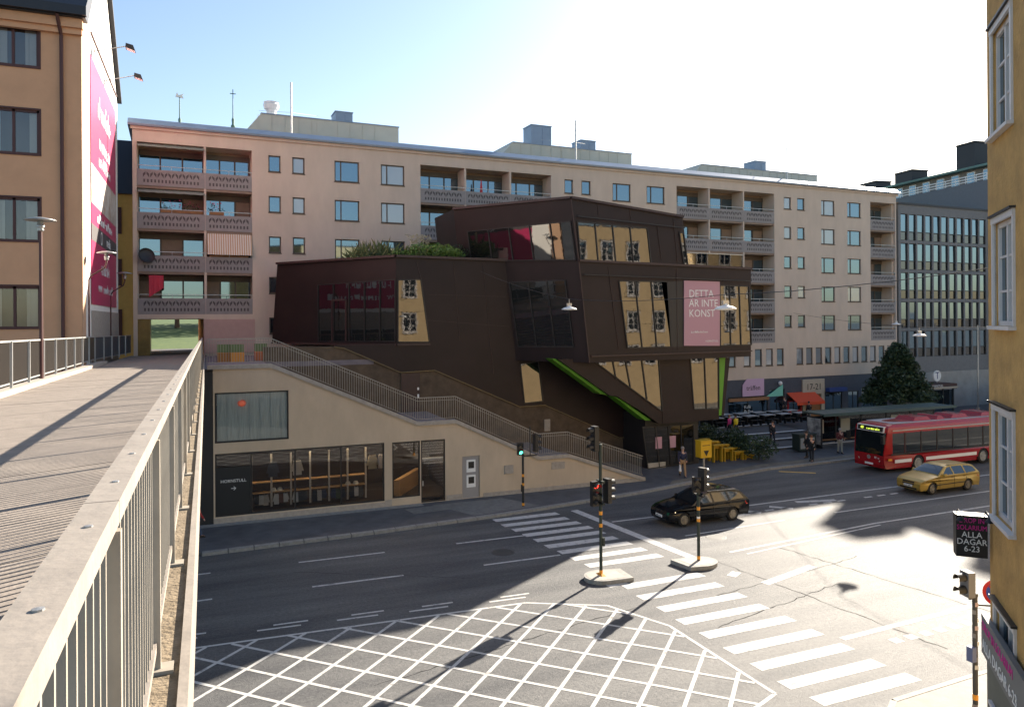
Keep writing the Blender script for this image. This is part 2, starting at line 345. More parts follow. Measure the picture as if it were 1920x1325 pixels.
r.box(-.258, -.204, -4, 52.6, 1.025, 1.044); r.box(-.25, -.205, -4, 52.6, .12, .16)
RAILR = r.build('railing', M_RAIL, BR)
scr = MB()
for k in range(-4, 53):
    for q in (.25, .75): scr.lathe((-.227, k+q, 1.10), [(.009, 0), (.009, .003), (0, .004)], 8)
sc_ = scr.build('screw', M_METAL, RAILR); sc_['kind'] = 'stuff'
bm_ = MB().box(-.236, -.216, -.007, .007, .16, 1.03).mesh('baluster'); bm_.materials.append(M_BAR)
pm_ = MB().box(-.262, -.19, -.018, .018, .03, 1.03).box(-.27, -.14, -.05, .05, .03, .045).mesh('post'); pm_.materials.append(M_BAR)
far = MB(); nb = 0
y = -1.0
while y < 52.4:
    if abs((y+.4) % 1.6-.8) > .05:
        if nb < 260: put('baluster', bm_, RAILR, (0, y, 0)); nb += 1
        else: far.box(-.236, -.216, y-.007, y+.007, .16, 1.03)
    y += .105
o = far.build('far_balusters', M_BAR, RAILR); o['kind'] = 'stuff'
for k in range(-1, 33): put('post', pm_, RAILR, (0, k*1.6+.4, 0))
LP = [(-4.52, -4), (-4.55, 20), (-4.92, 40.4), (-4.35, 52.2)]
r = MB(); bars = MB()
for (x0, y0), (x1, y1) in zip(LP[:-1], LP[1:]):
    for z_, ww, hh in ((1.3, .07, .05), (.24, .04, .04)): r.bar((x0, y0, z_), (x1, y1, z_), ww, hh)
    L_ = math.hypot(x1-x0, y1-y0); n = int(L_/.115)
    for i in range(n):
        t = i/n; bars.box(x0+(x1-x0)*t-.01, x0+(x1-x0)*t+.01, y0+(y1-y0)*t-.006, y0+(y1-y0)*t+.006, .25, 1.29)
RAILL = r.build('railing', M_METAL, BR); RAILL['label'] = 'left railing of the bridge with dense upright bars'
o = bars.build('bars', M_FRAME, RAILL); o['kind'] = 'stuff'
pm2 = MB().box(-.03, .03, -.025, .025, .1, 1.3).mesh('post'); pm2.materials.append(M_METAL)
for (x0, y0), (x1, y1) in zip(LP[:-1], LP[1:]):
    n = max(2, int(math.hypot(x1-x0, y1-y0)/2.1))
    for i in range(n): put('post', pm2, RAILL, (x0+(x1-x0)*i/n+.04, y0+(y1-y0)*i/n, 0))
MB().bar((-4.92, 40.4, .75), (-4.35, 52.2, .75), .02, 1.05).build('infill_sheet', mat('dark blue sheet', (.03, .045, .06), .5), RAILL)
# lamp posts
def park_lamp(x, y, zt, z0, arm, label):
    t = thing('park_lamp', label, 'lamp', (x, y, z0), 0, 'lamps along the footbridge'); h = zt-z0
    p = MB()
    if arm: p.path([(0, 0, 0), (0, 0, h-1.3), (.12, .05, h-1.1), (.62, .25, h-.75), (.7, .28, h-.5), (.7, .28, h-.2)], .035)
    else: p.tube((0, 0, 0), (0, 0, h-.3), .055, 10, .045)
    p.build('pole', M_MAROON, t); c = (.7, .28, 0) if arm else (0, 0, 0)
    MB().lathe((c[0], c[1], h), [(.07, -.38), (.1, -.34), (.07, -.3), (.11, -.26), (.11, -.2), (.06, -.18), (.09, -.1), (.05, -.06)], 14).build('lantern', M_METAL, t, smooth=True)
    MB().lathe((c[0], c[1], h), [(.05, -.06), (.2, -.075), (.42, -.06), (.43, -.045), (.3, 0), (.12, .035), (0, .04)], 20).build('lamp_shade', M_METAL, t, smooth=True)
park_lamp(-4.62, 26.4, 12.66, 7.7, False, 'tall straight lamp post with flat dish shade at the left railing')
park_lamp(-4.98, 39.3, 12.8, 7.6, True, 'crooked-arm lamp in front of the sunlit gable banner')
park_lamp(-5.05, 48.5, 12.4, 7.5, True, 'farthest crooked-arm lamp beside the narrow yellow house')

# ================================================================== LEFT HOUSE
LX, LY = -5.1, 38.3
LH = thing('corner_house', 'orange rendered house with maroon windows and white banner gable', 'building', (LX, LY, 0))
def fs(a, z, d): return (a-LX, d, z)       # street face, a = world X
wins = []
for zt, zb in ((22.42, 20.7), (18.83, 16.89), (14.97, 13.1), (11.11, 9.31), (7.3, 5.4)):
    for xr in (-6.72, -10.6, -14.5): wins.append((xr-1.95, xr, zb, zt))
b = MB(); b.wall([(-22, 0), (LX, 0), (LX, 23.2), (-22, 23.2)], [[(x0, z0), (x1, z0), (x1, z1), (x0, z1)] for x0, x1, z0, z1 in wins], fs, 0, .3); b.build('wall', M_ORANGE, LH)
for x0, x1, z0, z1 in wins:
    f = MB(); xm = (x0+x1)/2
    f.box(x0, x1, .08, .16, z1-.11, z1); f.box(x0-.03, x1+.03, -.05, .2, z0-.07, z0+.05)
    for xx in (x0, xm-.06, x1-.11): f.box(xx, xx+.11, .08, .16, z0, z1)
    f.box(x0-.07, x0, -.012, .03, z0-.07, z1+.07); f.box(x1, x1+.07, -.012, .03, z0-.07, z1+.07); f.box(x0-.07, x1+.07, -.014, .03, z1, z1+.07)
    f.v = [(a-LX, c, d) for a, c, d in f.v]
    o = f.build('window', M_MAROON, LH)
    MB().box(x0-LX, x1-LX, .12, .14, z0, z1).build('pane', M_CLEAR, o)
    cu = MB()
    nl = random.randint(2, 5); nr_ = random.randint(2, 5)
    for q in list(range(nl))+list(range(14-nr_, 14)): cu.box(x0-LX+.03+q*.135, x0-LX+.17+q*.135, .3+.04*(q % 2), .33+.04*(q % 2), z0, z1)
    MB().box(x0-LX-.2, x1-LX+.2, 1.2, 1.25, z0-.3, z1+.3).box(x0-LX-.25, x0-LX-.2, .3, 1.2, z0-.3, z1+.3).box(x1-LX+.2, x1-LX+.25, .3, 1.2, z0-.3, z1+.3).box(x0-LX-.2, x1-LX+.2, .3, 1.2, z0-.35, z0-.3).build('room', flat('warm room wall', (.16, .11, .08)), o)
    cu.build('curtain', flat('cream curtain', (.55, .5, .42)), o)
def fg(a, z, d): return (d, a-LY, z)
gab = [(LY+.002, 0), (53, 0), (53, 23.4), (48.7, 27.4), (45.6, 30.3), (LY+.002, 23.2)]
MB().wall(gab, [], fg, 0, -.3).build('gable_wall', M_WHITEW, LH)
MB().wall([(41, 7), (53.0, 7), (53.0, 10.1), (41, 10.1)], [], fg, .012, .02).build('gable_base', M_COPE, LH)
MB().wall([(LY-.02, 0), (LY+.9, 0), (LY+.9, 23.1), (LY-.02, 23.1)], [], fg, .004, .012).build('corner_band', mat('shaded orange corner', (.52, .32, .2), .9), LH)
MB().prism([(.25, -.55, 22.95), (.25, -.55, 23.35), (.25, 7.3, 30.55), (.25, 14.9, 23.6), (.25, 14.9, 23.3), (.25, 7.3, 30.25), (.25, .2, 22.95)], (-17, 0, 0)).build('roof', M_DARKROOF, LH)
MB().box(-17, .1, -.35, 0, 22.55, 22.95).box(-17, .06, -.2, 0, 22.3, 22.55).build('cornice', M_ORANGE, LH)
MB().box(-17, .3, -.75, -.5, 23.0, 23.4).build('gutter', M_DARKROOF, LH)
MB().tube((-.75, -.12, 0), (-.75, -.12, 22.2), .075, 10).tube((-.75, -.12, 22.2), (-.85, -.55, 23.0), .075, 10).build('downpipe', M_MAROON, LH)
# banner on the gable
def g3(a, z, d=.03): return (LX+d, a, z)
BN = thing('gable_banner', 'huge pink advertising banner hung on the white gable', 'banner', (LX+.02, 46, 10.3))
def bpanel(y0, y1, z0, z1, m, d, name): return MB().box(LX+d, LX+d+.02, y0, y1, z0, z1).build(name, m, BN, local=False)
bpanel(40.9, 51.6, 10.4, 22.4, M_PINK, .02, 'sheet')
bpanel(40.9, 51.6, 15.3, 17.2, mat('printed city photo', (.32, .2, .12), .6, col2=(.6, .56, .5), vscale=1.3), .028, 'picture_strip')
bpanel(40.9, 51.6, 13.5, 14.3, mat('printed grey band', (.07, .06, .06), .6), .028, 'grey_band')
RX = (rad(90), 0, rad(90))
for q, (z_, w_, h_) in enumerate(((20.6, 5.5, 1.2), (18.9, 4.6, .9), (17.9, 5.0, .7), (14.8, 6.5, .5), (12.4, 3.6, .8))): marks(9, w_, h_, M_WHITE, BN, (LX+.052, 46.2, z_), RX, False, q)
text('media', .75, M_WHITE, BN, (LX+.056, 47.6, 13.9), RX, local=False); text('www', .7, M_WHITE, BN, (LX+.052, 44.0, 11.3), RX, local=False); marks(8, 4.2, .5, M_WHITE, BN, (LX+.052, 47.4, 11.3), RX, False, 9)
b = MB()
for i in range(20):
    a, c = 2*math.pi*i/20, 2*math.pi*(i+1)/20; b.add([(LX+.056, 44.6+r*math.cos(t), 13.9+r*math.sin(t)) for r, t in ((.26, a), (.36, a), (.36, c), (.26, c))], [(0, 1, 2, 3)])
b.build('ring_emblem', M_WHITE, BN, local=False)
MB().bar((LX+.15, 40.3, 23.2), (LX+.15, 51.1, 23.2), .08, .08).build('top_rail', M_MAROON, BN, local=False)
for yy, nm in ((42.7, 'nearer'), (47.6, 'farther')):
    t = thing('floodlight', nm+' floodlight on a thin arm above the gable banner', 'floodlight', (LX, yy, 23.2), 0, 'banner floodlights')
    MB().tube((0, 0, -.1), (1.45, 0, .35), .025).build('arm', M_METAL, t)
    MB().hexa([(1.4, -.22, .24), (1.85, -.22, .1), (1.85, .22, .1), (1.4, .22, .24), (1.42, -.2, .45), (1.75, -.2, .38), (1.75, .2, .38), (1.42, .2, .45)]).build('lamp_head', M_DKFRAME, t)
    MB().hexa([(1.45, -.18, .21), (1.82, -.18, .09), (1.82, .18, .09), (1.45, .18, .21), (1.45, -.18, .22), (1.82, -.18, .1), (1.82, .18, .1), (1.45, .18, .22)]).build('lens', M_WHITE, t)
# narrow yellow house behind
YH = thing('yellow_house', 'narrow yellow house with dark roof glimpsed behind the gable', 'building', (-5.5, 57, 0))
MB().box(-8, 1.24, 0, 8, 0, 18.2).build('wall', M_YELLOWB, YH); MB().box(1.0, 1.3, -.04, .5, 0, 18.2).build('corner_pilaster', M_STONEW, YH)
MB().prism([(-8, -.3, 18.2), (-8, 8, 18.2), (-8, 8, 22.5), (-8, 3, 22.5)], (9.0, 0, 0)).build('roof', M_DARKROOF, YH)
for z_ in (15.5, 12, 8.6): MB().box(-.6, .25, -.05, .1, z_, z_+1.8).build('window', M_MAROON, YH)

# ================================================================== LONG APARTMENT BLOCK
FP, FANG = (-4.24, 52.8), 2.1
def FA(x, y): return PL(x, y, FP, FANG)
AB = thing('apartment_block', 'long beige apartment block with loggias and blue-grey roof edge', 'building', (FP[0], FP[1], 0), rad(FANG))
LOGG = [(.24, 7.15, [4.24], 4), (18.89, 29.68, [22.42, 26.14], 5), (41.8, 52.74, [45.3, 49.15], 5), (65.1, 68.6, [], 5)]
SMALL = [(8.21, 9.01), (9.78, 10.6), (30.88, 31.66), (32.44, 33.29), (53.9, 54.78), (55.55, 56.45)]
BIG = [(12.64, 14.37), (15.94, 17.68), (35.37, 37.13), (38.73, 40.55), (58.56, 60.29), (61.98, 63.78)]
WT = [20.74-2.74*k for k in range(5)]
holes = []; wl = []
for x0, x1 in SMALL:
    for zt in WT: wl.append((x0, x1, zt-1.12, zt, 's'))
for x0, x1 in BIG:
    for zt in WT: wl.append((x0, x1, zt-1.46, zt, 'b'))
rib = [47.3, 49.05, 50.35, 51.65, 52.95]+[55.35+1.2*i for i in range(11)]
for x in rib: wl.append((x, x+.82, 5.18, 6.73, 'r'))
for x in (31.5, 33, 34.5, 36, 37.5, 39, 40.5, 42, 43.5, 45): wl.append((x, x+.82, 5.18, 6.73, 'r'))
for x0, x1, z0, z1, k in wl: holes.append([(x0, z0), (x1, z0), (x1, z1), (x0, z1)])
for x0, x1, dv, n in LOGG:
    zb = 18.2-2.73*(n-1); holes.append([(x0, zb), (x1, zb), (x1, 20.95), (x0, 20.95)])
holes.append([(.24, 7.36), (4.11, 7.36), (4.11, 9.72), (.24, 9.72)])
loc = lambda a, z, d: (a, d, z)
MB().wall([(0, 4.0), (68.75, 4.0), (68.75, 21.9), (0, 21.9)], holes, loc, 0, .28).build('wall', M_BEIGE, AB)
MB().box(0, .3, .3, 12, 4, 21.9).box(68.45, 68.75, .3, 12, 4, 21.9).box(0, 68.75, 11.7, 12, 10, 21.9).box(4.11, 68.75, 11.7, 12, 0, 10).build('rear_walls', M_BEIGE, AB)
MB().box(.3, 68.4, .3, 11.6, 21.5, 21.7).build('top_slab', M_BEIGE, AB)
MB().prism([(-.25, -.3, 21.9), (-.25, -.34, 22.02), (-.25, .25, 22.45), (-.25, 6, 22.6), (-.25, 12.2, 22.45), (-.25, 12.2, 21.9)], (69.3, 0, 0)).build('roof', M_ROOFM, AB)
MB().box(-.1, 68.9, -.12, 0, 21.72, 21.9).build('cornice', M_BEIGE, AB)
# windows
WM = {}
for k, wd, ht in (('s', .82, 1.12), ('b', 1.76, 1.46), ('r', .82, 1.55)):
    f = MB(); t = .085
    f.box(0, wd, .07, .16, 0, t).box(0, wd, .07, .16, ht-t, ht).box(0, t, .07, .16, 0, ht).box(wd-t, wd, .07, .16, 0, ht).box(-.03, wd+.03, -.05, .16, -.05, .0)
    if k == 'b': f.box(.42, .5, .07, .16, 0, ht)
    fm = f.mesh('window'); fm.materials.append(M_FRAME)
    pm = MB().box(.02, wd-.02, .11, .13, .02, ht-.02).mesh('pane'); pm.materials.append(M_GLASS)
    WM[k] = (fm, pm, wd)
blind = MB().box(.03, .79, .2, .22, 0, 1.1).mesh('blind'); blind.materials.append(flat('white blind', (.6, .58, .55)))
for i, (x0, x1, z0, z1, k) in enumerate(wl):
    fm, pm, wd = WM[k]; o = put('window', fm, AB, (x0, 0, z0)); o.scale = ((x1-x0)/wd, 1, 1); q = put('pane', pm, o)
    if (i*7919+i//3) % 5 == 1 or (k == 'r' and i % 2): q.material_slots[0].link = 'OBJECT'; q.material_slots[0].material = M_GLASSW
# loggias
T = .42
def para_mesh(L_, h=1.03):
    b = MB(); n = max(1, int((L_-.3)/T)); m0 = (L_-n*T)/2
    b.box(0, m0, -.03, .03, 0, h).box(L_-m0, L_, -.03, .03, 0, h)
    z1, z2, z3, z4 = .16, .40, .46, h-.1
    b.box(m0, L_-m0, -.03, .03, 0, z1-.0).box(m0, L_-m0, -.03, .03, h-.1, h)
    for i in range(n):
        x = m0+i*T; y = -.03
        # row of small upright slots
        for q in range(2):
            a = x+q*T/2; c = a+T/2; e, g = a+.055, c-.055
            b.add([(a,y,z1),(c,y,z1),(c,y,z3),(a,y,z3),(e,y,z1+.04),(g,y,z1+.04),(g,y,z2),(e,y,z2)], [(0,1,5,4),(1,2,6,5),(2,3,7,6),(3,0,4,7)])
            # leaning lozenge above
            up = q == 0
            A, B, C, D = (a,y,z3), (c,y,z3), (c,y,z4), (a,y,z4)
            if up: P = [(a+.03,y,z3+.05), (c-.03,y,z3+.26), (c-.03,y,z4-.05), (a+.03,y,z3+.28)]
            else: P = [(a+.03,y,z3+.26), (c-.03,y,z3+.05), (c-.03,y,z3+.28), (a+.03,y,z4-.05)]
            b.add([A, B, C, D]+P, [(0,1,5,4),(1,2,6,5),(2,3,7,6),(3,0,4,7)])
    return b
BK = MB()
def loggia(x0, x1, dv, n):
    L_ = x1-x0; eds = [x0]+dv+[x1]
    for k in range(n):
        zb = 18.2-2.73*k
        for a, c in zip(eds[:-1], eds[1:]):
            pm = para_mesh(c-a-.02); o = pm.build('parapet', M_PARA, AB, (a+.01, .03, zb))
            MB().box(0, c-a-.02, -.005, .03, .02, 1.0).build('backing', M_PARAB, o)
            MB().bar((0, -.0, 1.27), (c-a-.02, 0, 1.27), .04, .04).box(.02, .05, -.02, .02, 1.03, 1.26).box(c-a-.07, c-a-.04, -.02, .02, 1.03, 1.26).box((c-a)/2-.015, (c-a)/2+.015, -.02, .02, 1.03, 1.26).build('hand_rail', M_METAL, o)
            # glazed rear wall
            W_ = c-a; g = MB(); zz = zb+.1; tp = zb+2.2
            nb = max(2, round(W_/1.15)); ws = W_/nb
            for i in range(nb+1): g.box(a+i*ws-.05, a+i*ws+.05, 1.5, 1.6, zz, tp)
            g.box(a, c, 1.48, 1.6, tp, tp+.35); g.box(a, c, 1.5, 1.6, zz, zz+.25)
            fo = g.build('glazed_screen', M_FRAME, AB)
            for i in range(nb):
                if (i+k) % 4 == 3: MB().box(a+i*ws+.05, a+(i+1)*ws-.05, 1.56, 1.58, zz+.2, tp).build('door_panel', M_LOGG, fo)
                else: MB().box(a+i*ws+.05, a+(i+1)*ws-.05, 1.54, 1.56, zz+.2, tp).build('pane', M_GLASS, fo)
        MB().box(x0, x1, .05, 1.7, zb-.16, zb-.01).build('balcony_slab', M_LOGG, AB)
    zlo = 18.2-2.73*(n-1)-.16
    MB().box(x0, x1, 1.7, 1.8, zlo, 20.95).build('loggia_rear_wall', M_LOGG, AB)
    MB().box(x0-.12, x0, .28, 1.7, zlo, 20.95).box(x1, x1+.12, .28, 1.7, zlo, 20.95).box(x0, x1, .28, 1.7, 20.95, 21.1).build('loggia_side_walls', M_BEIGE, AB)
    for d in dv: MB().box(d-.07, d+.07, .012, 1.5, zlo+.17, 20.95).build('loggia_divider', M_BEIGE, AB)
for l in LOGG: loggia(*l)
# awnings, flowers and odds and ends on the loggias
M_STRIPE = mat('striped awning cloth', (.55, .42, .28), .8); n_ = M_STRIPE.node_tree.nodes; wv = n_.new('ShaderNodeTexWave'); wv.inputs['Scale'].default_value = 2.2; tcx = n_.new('ShaderNodeTexCoord')
rp = n_.new('ShaderNodeValToRGB'); rp.color_ramp.interpolation = 'CONSTANT'; rp.color_ramp.elements[0].color = (.5, .3, .17, 1); rp.color_ramp.elements[1].position = .5; rp.color_ramp.elements[1].color = (.65, .6, .52, 1)
M_STRIPE.node_tree.links.new(tcx.outputs['Object'], wv.inputs['Vector']); M_STRIPE.node_tree.links.new(wv.outputs['Fac'], rp.inputs[0]); M_STRIPE.node_tree.links.new(rp.outputs[0], n_['Principled BSDF'].inputs['Base Color'])
def at_ab(o): o.rotation_euler = (0, 0, rad(FANG)); return o
def abw(s_, d, z): c, q = math.cos(rad(FANG)), math.sin(rad(FANG)); return (FP[0]+s_*c-d*q, FP[1]+s_*q+d*c, z)
b = MB()
for i in range(24): b.hexa([(i*.115, -.32-.02*(i % 2), 0), ((i+1)*.115, -.32-.02*((i+1) % 2), 0), ((i+1)*.115, -.3, 0), (i*.115, -.3, 0), (i*.115, .1, 1.5), ((i+1)*.115, .1, 1.5), ((i+1)*.115, .12, 1.5), (i*.115, .12, 1.5)])
o = b.build('striped_awning', M_STRIPE, None, abw(4.35, 0, 13.9)); at_ab(tag(o, 'orange and cream striped awning let down over a third-floor loggia', 'awning'))
for k, z_ in ((0, 20.95), (1, 18.05)):
    b = MB()
    for i in range(13): b.hexa([(i*.3, -.35, -.34+.05*(i % 2)), ((i+1)*.3, -.35, -.34+.05*((i+1) % 2)), ((i+1)*.3, -.33, -.34), (i*.3, -.33, -.34), (i*.3, .3, 0), ((i+1)*.3, .3, 0), ((i+1)*.3, .32, 0), (i*.3, .32, 0)])
    o = b.build('rolled_awning', flat('grey green awning', (.22, .24, .2)), None, abw(.3, 0, z_)); at_ab(tag(o, ('scalloped half-rolled awning on the topmost left loggia', 'scalloped half-rolled awning on the second left loggia from the top')[k], 'awning'))
def leaves(b, c, r, n, size, squash=1.0, flat_=0.0, fill=.35):
    for _ in range(n):
        d = Vector((random.gauss(0, 1), random.gauss(0, 1), random.gauss(0, 1))).normalized()*(random.random()**fill)
        p = Vector(c)+Vector((d.x*r[0], d.y*r[1], d.z*r[2])); s_ = size*random.uniform(.6, 1.3)
        u = Vector((random.gauss(0, 1), random.gauss(0, 1), random.gauss(0, .7))).normalized(); v = u.orthogonal().normalized()
        v = (v*math.cos(random.random()*6.28)+u.cross(v)*math.sin(random.random()*6.28))
        b.add([p-u*s_, p+v*s_*.45, p+u*s_, p-v*s_*.45], [(0, 1, 2, 3)])
    return b
def planter(s_, z_, L_, label, col, flat_n=90):
    t = thing('balcony_plants', label, 'plants', abw(s_, .25, z_), rad(FANG), 'plants on the loggias')
    MB().box(0, L_, -.1, .1, 0, .2).build('trough', M_WOOD, t)
    b = MB()
    for i in range(int(L_*4)): leaves(b, (random.uniform(0, L_), random.uniform(-.1, .1), random.uniform(.2, .65)), (.2, .15, .2), 22, .06)
    b.build('foliage', col, t)
    b = MB(); 
    for i in range(int(L_*14)): leaves(b, (random.uniform(0, L_), random.uniform(-.25, .05), random.uniform(.3, .8)), (.05, .05, .05), 3, .05)
    b.build('blossom', flat('pink blossom', (.5, .05, .15)), t)
planter(1.6, 16.55, 2.5, 'red-flowering plants in the second left loggia from the top', M_LEAFD)
planter(4.5, 16.55, .9, 'small pink-flowering plants by the loggia divider', M_LEAFD)
planter(4.5, 13.7, 2.4, 'green trailing plants under the striped awning', M_LEAF)
t = thing('satellite_dish', 'dark satellite dish on the third left loggia from the top', 'dish', abw(.75, -.2, 13.7), rad(FANG))
MB().lathe((0, 0, 0), [(.5, .12), (.42, .04), (.25, 0), (0, -.02)], 20).build('dish', M_DKFRAME, t, smooth=True).rotation_euler = (rad(75), 0, rad(20)); MB().tube((0, .1, -.4), (0, .05, 0), .02).build('bracket', M_METAL, t)
for s_, z_, lb in ((.9, 11.2, 'red and white hanging cloth on the lowest left loggia'),):
    b = MB(); 
    for i in range(6): b.hexa([(i*.14, -.12+.04*(i % 2), .1*i-.1), (i*.14+.14, -.12+.04*((i+1) % 2), .1*i), (i*.14+.14, -.1, .1*i), (i*.14, -.1, .1*i-.1), (i*.14, -.1, 1.3), (i*.14+.14, -.1, 1.3), (i*.14+.14, -.08, 1.3), (i*.14, -.08, 1.3)])
    at_ab(tag(b.build('hanging_cloth', flat('red cloth', (.5, .03, .06)), None, abw(s_, .1, z_)), lb, 'cloth'))
o = MB().lathe((0, 0, 0), [(0, 1.6), (.03, 1.55), (.13, .5), (.09, .2), (.03, .15), (.03, -.4), (.0, -.4)], 10).build('closed_parasol', flat('parasol red', (.5, .02, .03)), None, abw(23.9, .5, 18.7)); tag(o, 'closed red parasol on the top loggia above the brown building', 'parasol')
# rooftop plant rooms
def plantroom(s0, s1, zt, nm, zl=None):
    t = thing('roof_plant_room', nm, 'plant room', abw(s0, 4, 22.3), rad(FANG), 'plant rooms on the roof'); L_ = s1-s0; h = zt-22.3; b = MB()
    b.prism([(0, 0, 0), (L_, 0, 0), (L_, 0, h), (1.2, 0, h+.05), (0, 0, h*.35)], (0, 5, 0)); b.build('wall', M_GREENM, t)
    for i in range(1, int(L_/.95)): MB().box(i*.95, i*.95+.03, -.03, 0, .05, h-.08).build('seam', M_GREENM, t)
    MB().box(1.15, L_+.05, -.06, 5, h, h+.07).build('roof', M_ROOFM, t)
    MB().box(L_*.45, L_*.45+1.1, -.04, 0, .2, h-.25).build('door', M_GREENM, t)
    return t
plantroom(7.0, 18.4, 24.55, 'pale green roof plant room at the left end of the long block')
plantroom(27.0, 39.9, 24.3, 'pale green roof plant room in the middle of the long block')
plantroom(46.5, 62.3, 24.0, 'pale green roof plant room at the right end of the long block')
for s_, d, w_, z0, z1, lb in ((30.0, 4.2, 1.9, 24.2, 26.0, 'tall grey ventilation box on the middle plant room'), (34.9, 4.4, 1.5, 24.3, 25.2, 'low grey ventilation box on the middle plant room'), (13.6, 4.4, 1.3, 24.6, 25.4, 'low grey ventilation box on the left plant room'), (54.6, 4.5, 1.4, 24.0, 25.0, 'grey ventilation box on the right plant room')):
    t = thing('ventilation_box', lb, 'vent', abw(s_, d, z0), rad(FANG), 'ventilation boxes on the roof'); h = z1-z0
    MB().box(0, w_, 0, 1.6, 0, h).build('casing', M_ROOFM, t); MB().box(-.05, w_+.05, -.05, 1.65, h, h+.06).build('lid', M_ROOFM, t); MB().box(w_*.55, w_*.9, -.03, 0, .2, h-.2).build('hatch', M_ROOFM, t)
for s_, d, z0, z1, lb in ((9.9, 1.2, 22.3, 26.2, 'left'), (32.6, 1.2, 22.3, 25.9, 'middle'), (55.5, 1.2, 22.3, 25.7, 'right')):
    t = thing('roof_flue', 'slim steel flue pipe at the '+lb+' of the long roof', 'flue', abw(s_, d, z0), 0, 'steel flues on the roof')
    MB().tube((0, 0, 0), (0, 0, z1-z0), .065, 10).build('pipe', M_METAL, t); MB().tube((0, 0, 1.8), (2.2, 2.5, 2.4), .012, 4).tube((0, 0, 1.8), (-2.0, 2.5, 2.4), .012, 4).build('stay', M_METAL, t)
t = thing('roof_fan', 'white round roof fan on the left plant room', 'fan', abw(9.0, 5, 24.6))
MB().lathe((0, 0, 0), [(.35, 0), (.35, .5), (.5, .6), (.58, .9), (.5, 1.05), (.55, 1.1), (.0, 1.15)], 16).build('housing', M_WHITE, t)
for px, lb, s0 in ((337, 'roof finial with gilded bird vane', 'b'), (437, 'green copper finial with cross on the far spire', 'c')):
    X, z_ = PY(px, 235, 85); t = thing('spire_finial', lb, 'spire', (X, 85, z_-2))
    MB().lathe((0, 0, 0), [(1.1, 0), (.9, .7), (.3, 1.0), (.16, 1.6), (.24, 1.9), (.12, 2.1), (.15, 2.6), (.06, 2.8), (.045, 4.9)], 12).build('shaft', M_COPPER, t)
    if s0 == 'c': MB().box(-.04, .04, -.03, .03, 4.8, 5.8).box(-.3, .3, -.03, .03, 5.3, 5.38).build('cross', M_COPPER, t)
    else: MB().prism([(-.4, 0, 4.9), (.4, 0, 4.8), (.25, 0, 5.1), (.45, 0, 5.3), (-.1, 0, 5.1), (-.25, 0, 5.4)], (0, .05, 0)).build('bird', M_WHITE, t)
# ground floors on the right: shops
def sh(name, s0, s1, z0, z1, m, parent, d0=-.02, d1=.2): return MB().box(s0, s1, d0, d1, z0, z1).build(name, m, parent)
SHF = thing('shop_row', 'slate-blue ground floor shopfronts under the long block', 'shopfront', abw(0, 0, 0), rad(FANG))
hs = [(47.3, 51.9, .75, 2.5), (52.1, 53.9, .75, 3.0), (54.2, 55.9, .2, 2.1), (56.35, 58.4, .1, 2.3), (59.0, 61.2, .6, 2.4), (62.0, 63.4, .2, 2.4), (63.8, 67.4, .6, 2.6)]
MB().wall([(30, 0), (68.7, 0), (68.7, 4.0), (30, 4.0)], [[(a, z0), (c, z0), (c, z1), (a, z1)] for a, c, z0, z1 in hs], loc, .05, .3).build('wall', M_SLATE, SHF)
MB().box(30, 68.7, 1.6, 1.7, 0, 4).build('interior_wall', flat('dim interior', (.05, .04, .035)), SHF)
for a, c, z0, z1 in hs:
    o = MB().box(a, a+.07, .1, .2, z0, z1).box(c-.07, c, .1, .2, z0, z1).box(a, c, .1, .2, z1-.08, z1).box((a+c)/2-.03, (a+c)/2+.03, .1, .2, z0, z1).build('shop_window', M_DKFRAME, SHF)
    MB().box(a+.05, c-.05, .14, .16, z0, z1).build('pane', M_GLASS, o)
MB().box(4.15, 30, .05, .3, 0, 4.0).box(4.11, 30, -.0, .3, 3.9, 9.7-5.7).build('blank_wall', M_SLATE, SHF)
PT = thing('portal', 'pale stone entrance portal numbered 17-21', 'entrance', abw(56, 0, 0), rad(FANG))
MB().box(0, 2.75, -.1, .04, 1.85+.5, 3.75).box(0, .3, -.1, .04, 0, 2.35).box(2.35, 2.75, -.1, .04, 0, 2.35).build('surround', M_STONEW, PT)
MB().box(.32, 2.33, .06, .12, .1, 2.3).build('door', M_WOOD, PT); text('17-21', .85, M_DKFRAME, PT, (1.4, -.105, 3.0), FACE_S)
SG = thing('cafe_sign', 'pale pink cafe sign with clipped corner on the slate wall', 'sign', abw(48.85, -.05, 2.5), rad(FANG))
MB().prism([(0, 0, 0), (2.5, 0, 0), (2.5, 0, 1.55), (.5, 0, 1.55), (0, 0, 1.0)], (0, .06, 0)).build('board', flat('pink board', (.55, .36, .5)), SG); text('träffen', .62, M_DKFRAME, SG, (1.25, -.005, .72), FACE_S)
o = at_ab(tag(MB().box(0, 4.6, -.15, .0, 0, .28).build('cafe_fascia', M_WOOD, None, abw(47.2, -.05, 2.1)), 'thin timber fascia board above the cafe window', 'fascia'))
t = thing('window_lettering', 'white painted lettering on the cafe window', 'lettering', abw(49, 0, 1.3), rad(FANG)); text('Kafé', .42, M_WHITE, t, (.55, .12, .22), FACE_S); text('Bullen', .42, M_WHITE, t, (.7, .12, -.2), FACE_S)
o = MB().prism([(0, 0, 0), (2.0, 0, 0), (2.0, 0, 1.05)], (0, .06, 0)).build('triangle_sign', flat('mint board', (.2, .55, .42)), None, abw(51.6, -.05, 2.35)); at_ab(tag(o, 'mint green triangular sign beside the pink cafe sign', 'sign'))
o = MB().lathe((0, 0, 0), [(0, -.2), (.14, -.14), (.2, 0), (.14, .14), (0, .2)], 14).build('globe_lamp', M_WHITE, None, abw(53.1, -.25, 3.55), smooth=True); tag(o, 'small white globe lamp above the mint sign', 'lamp')
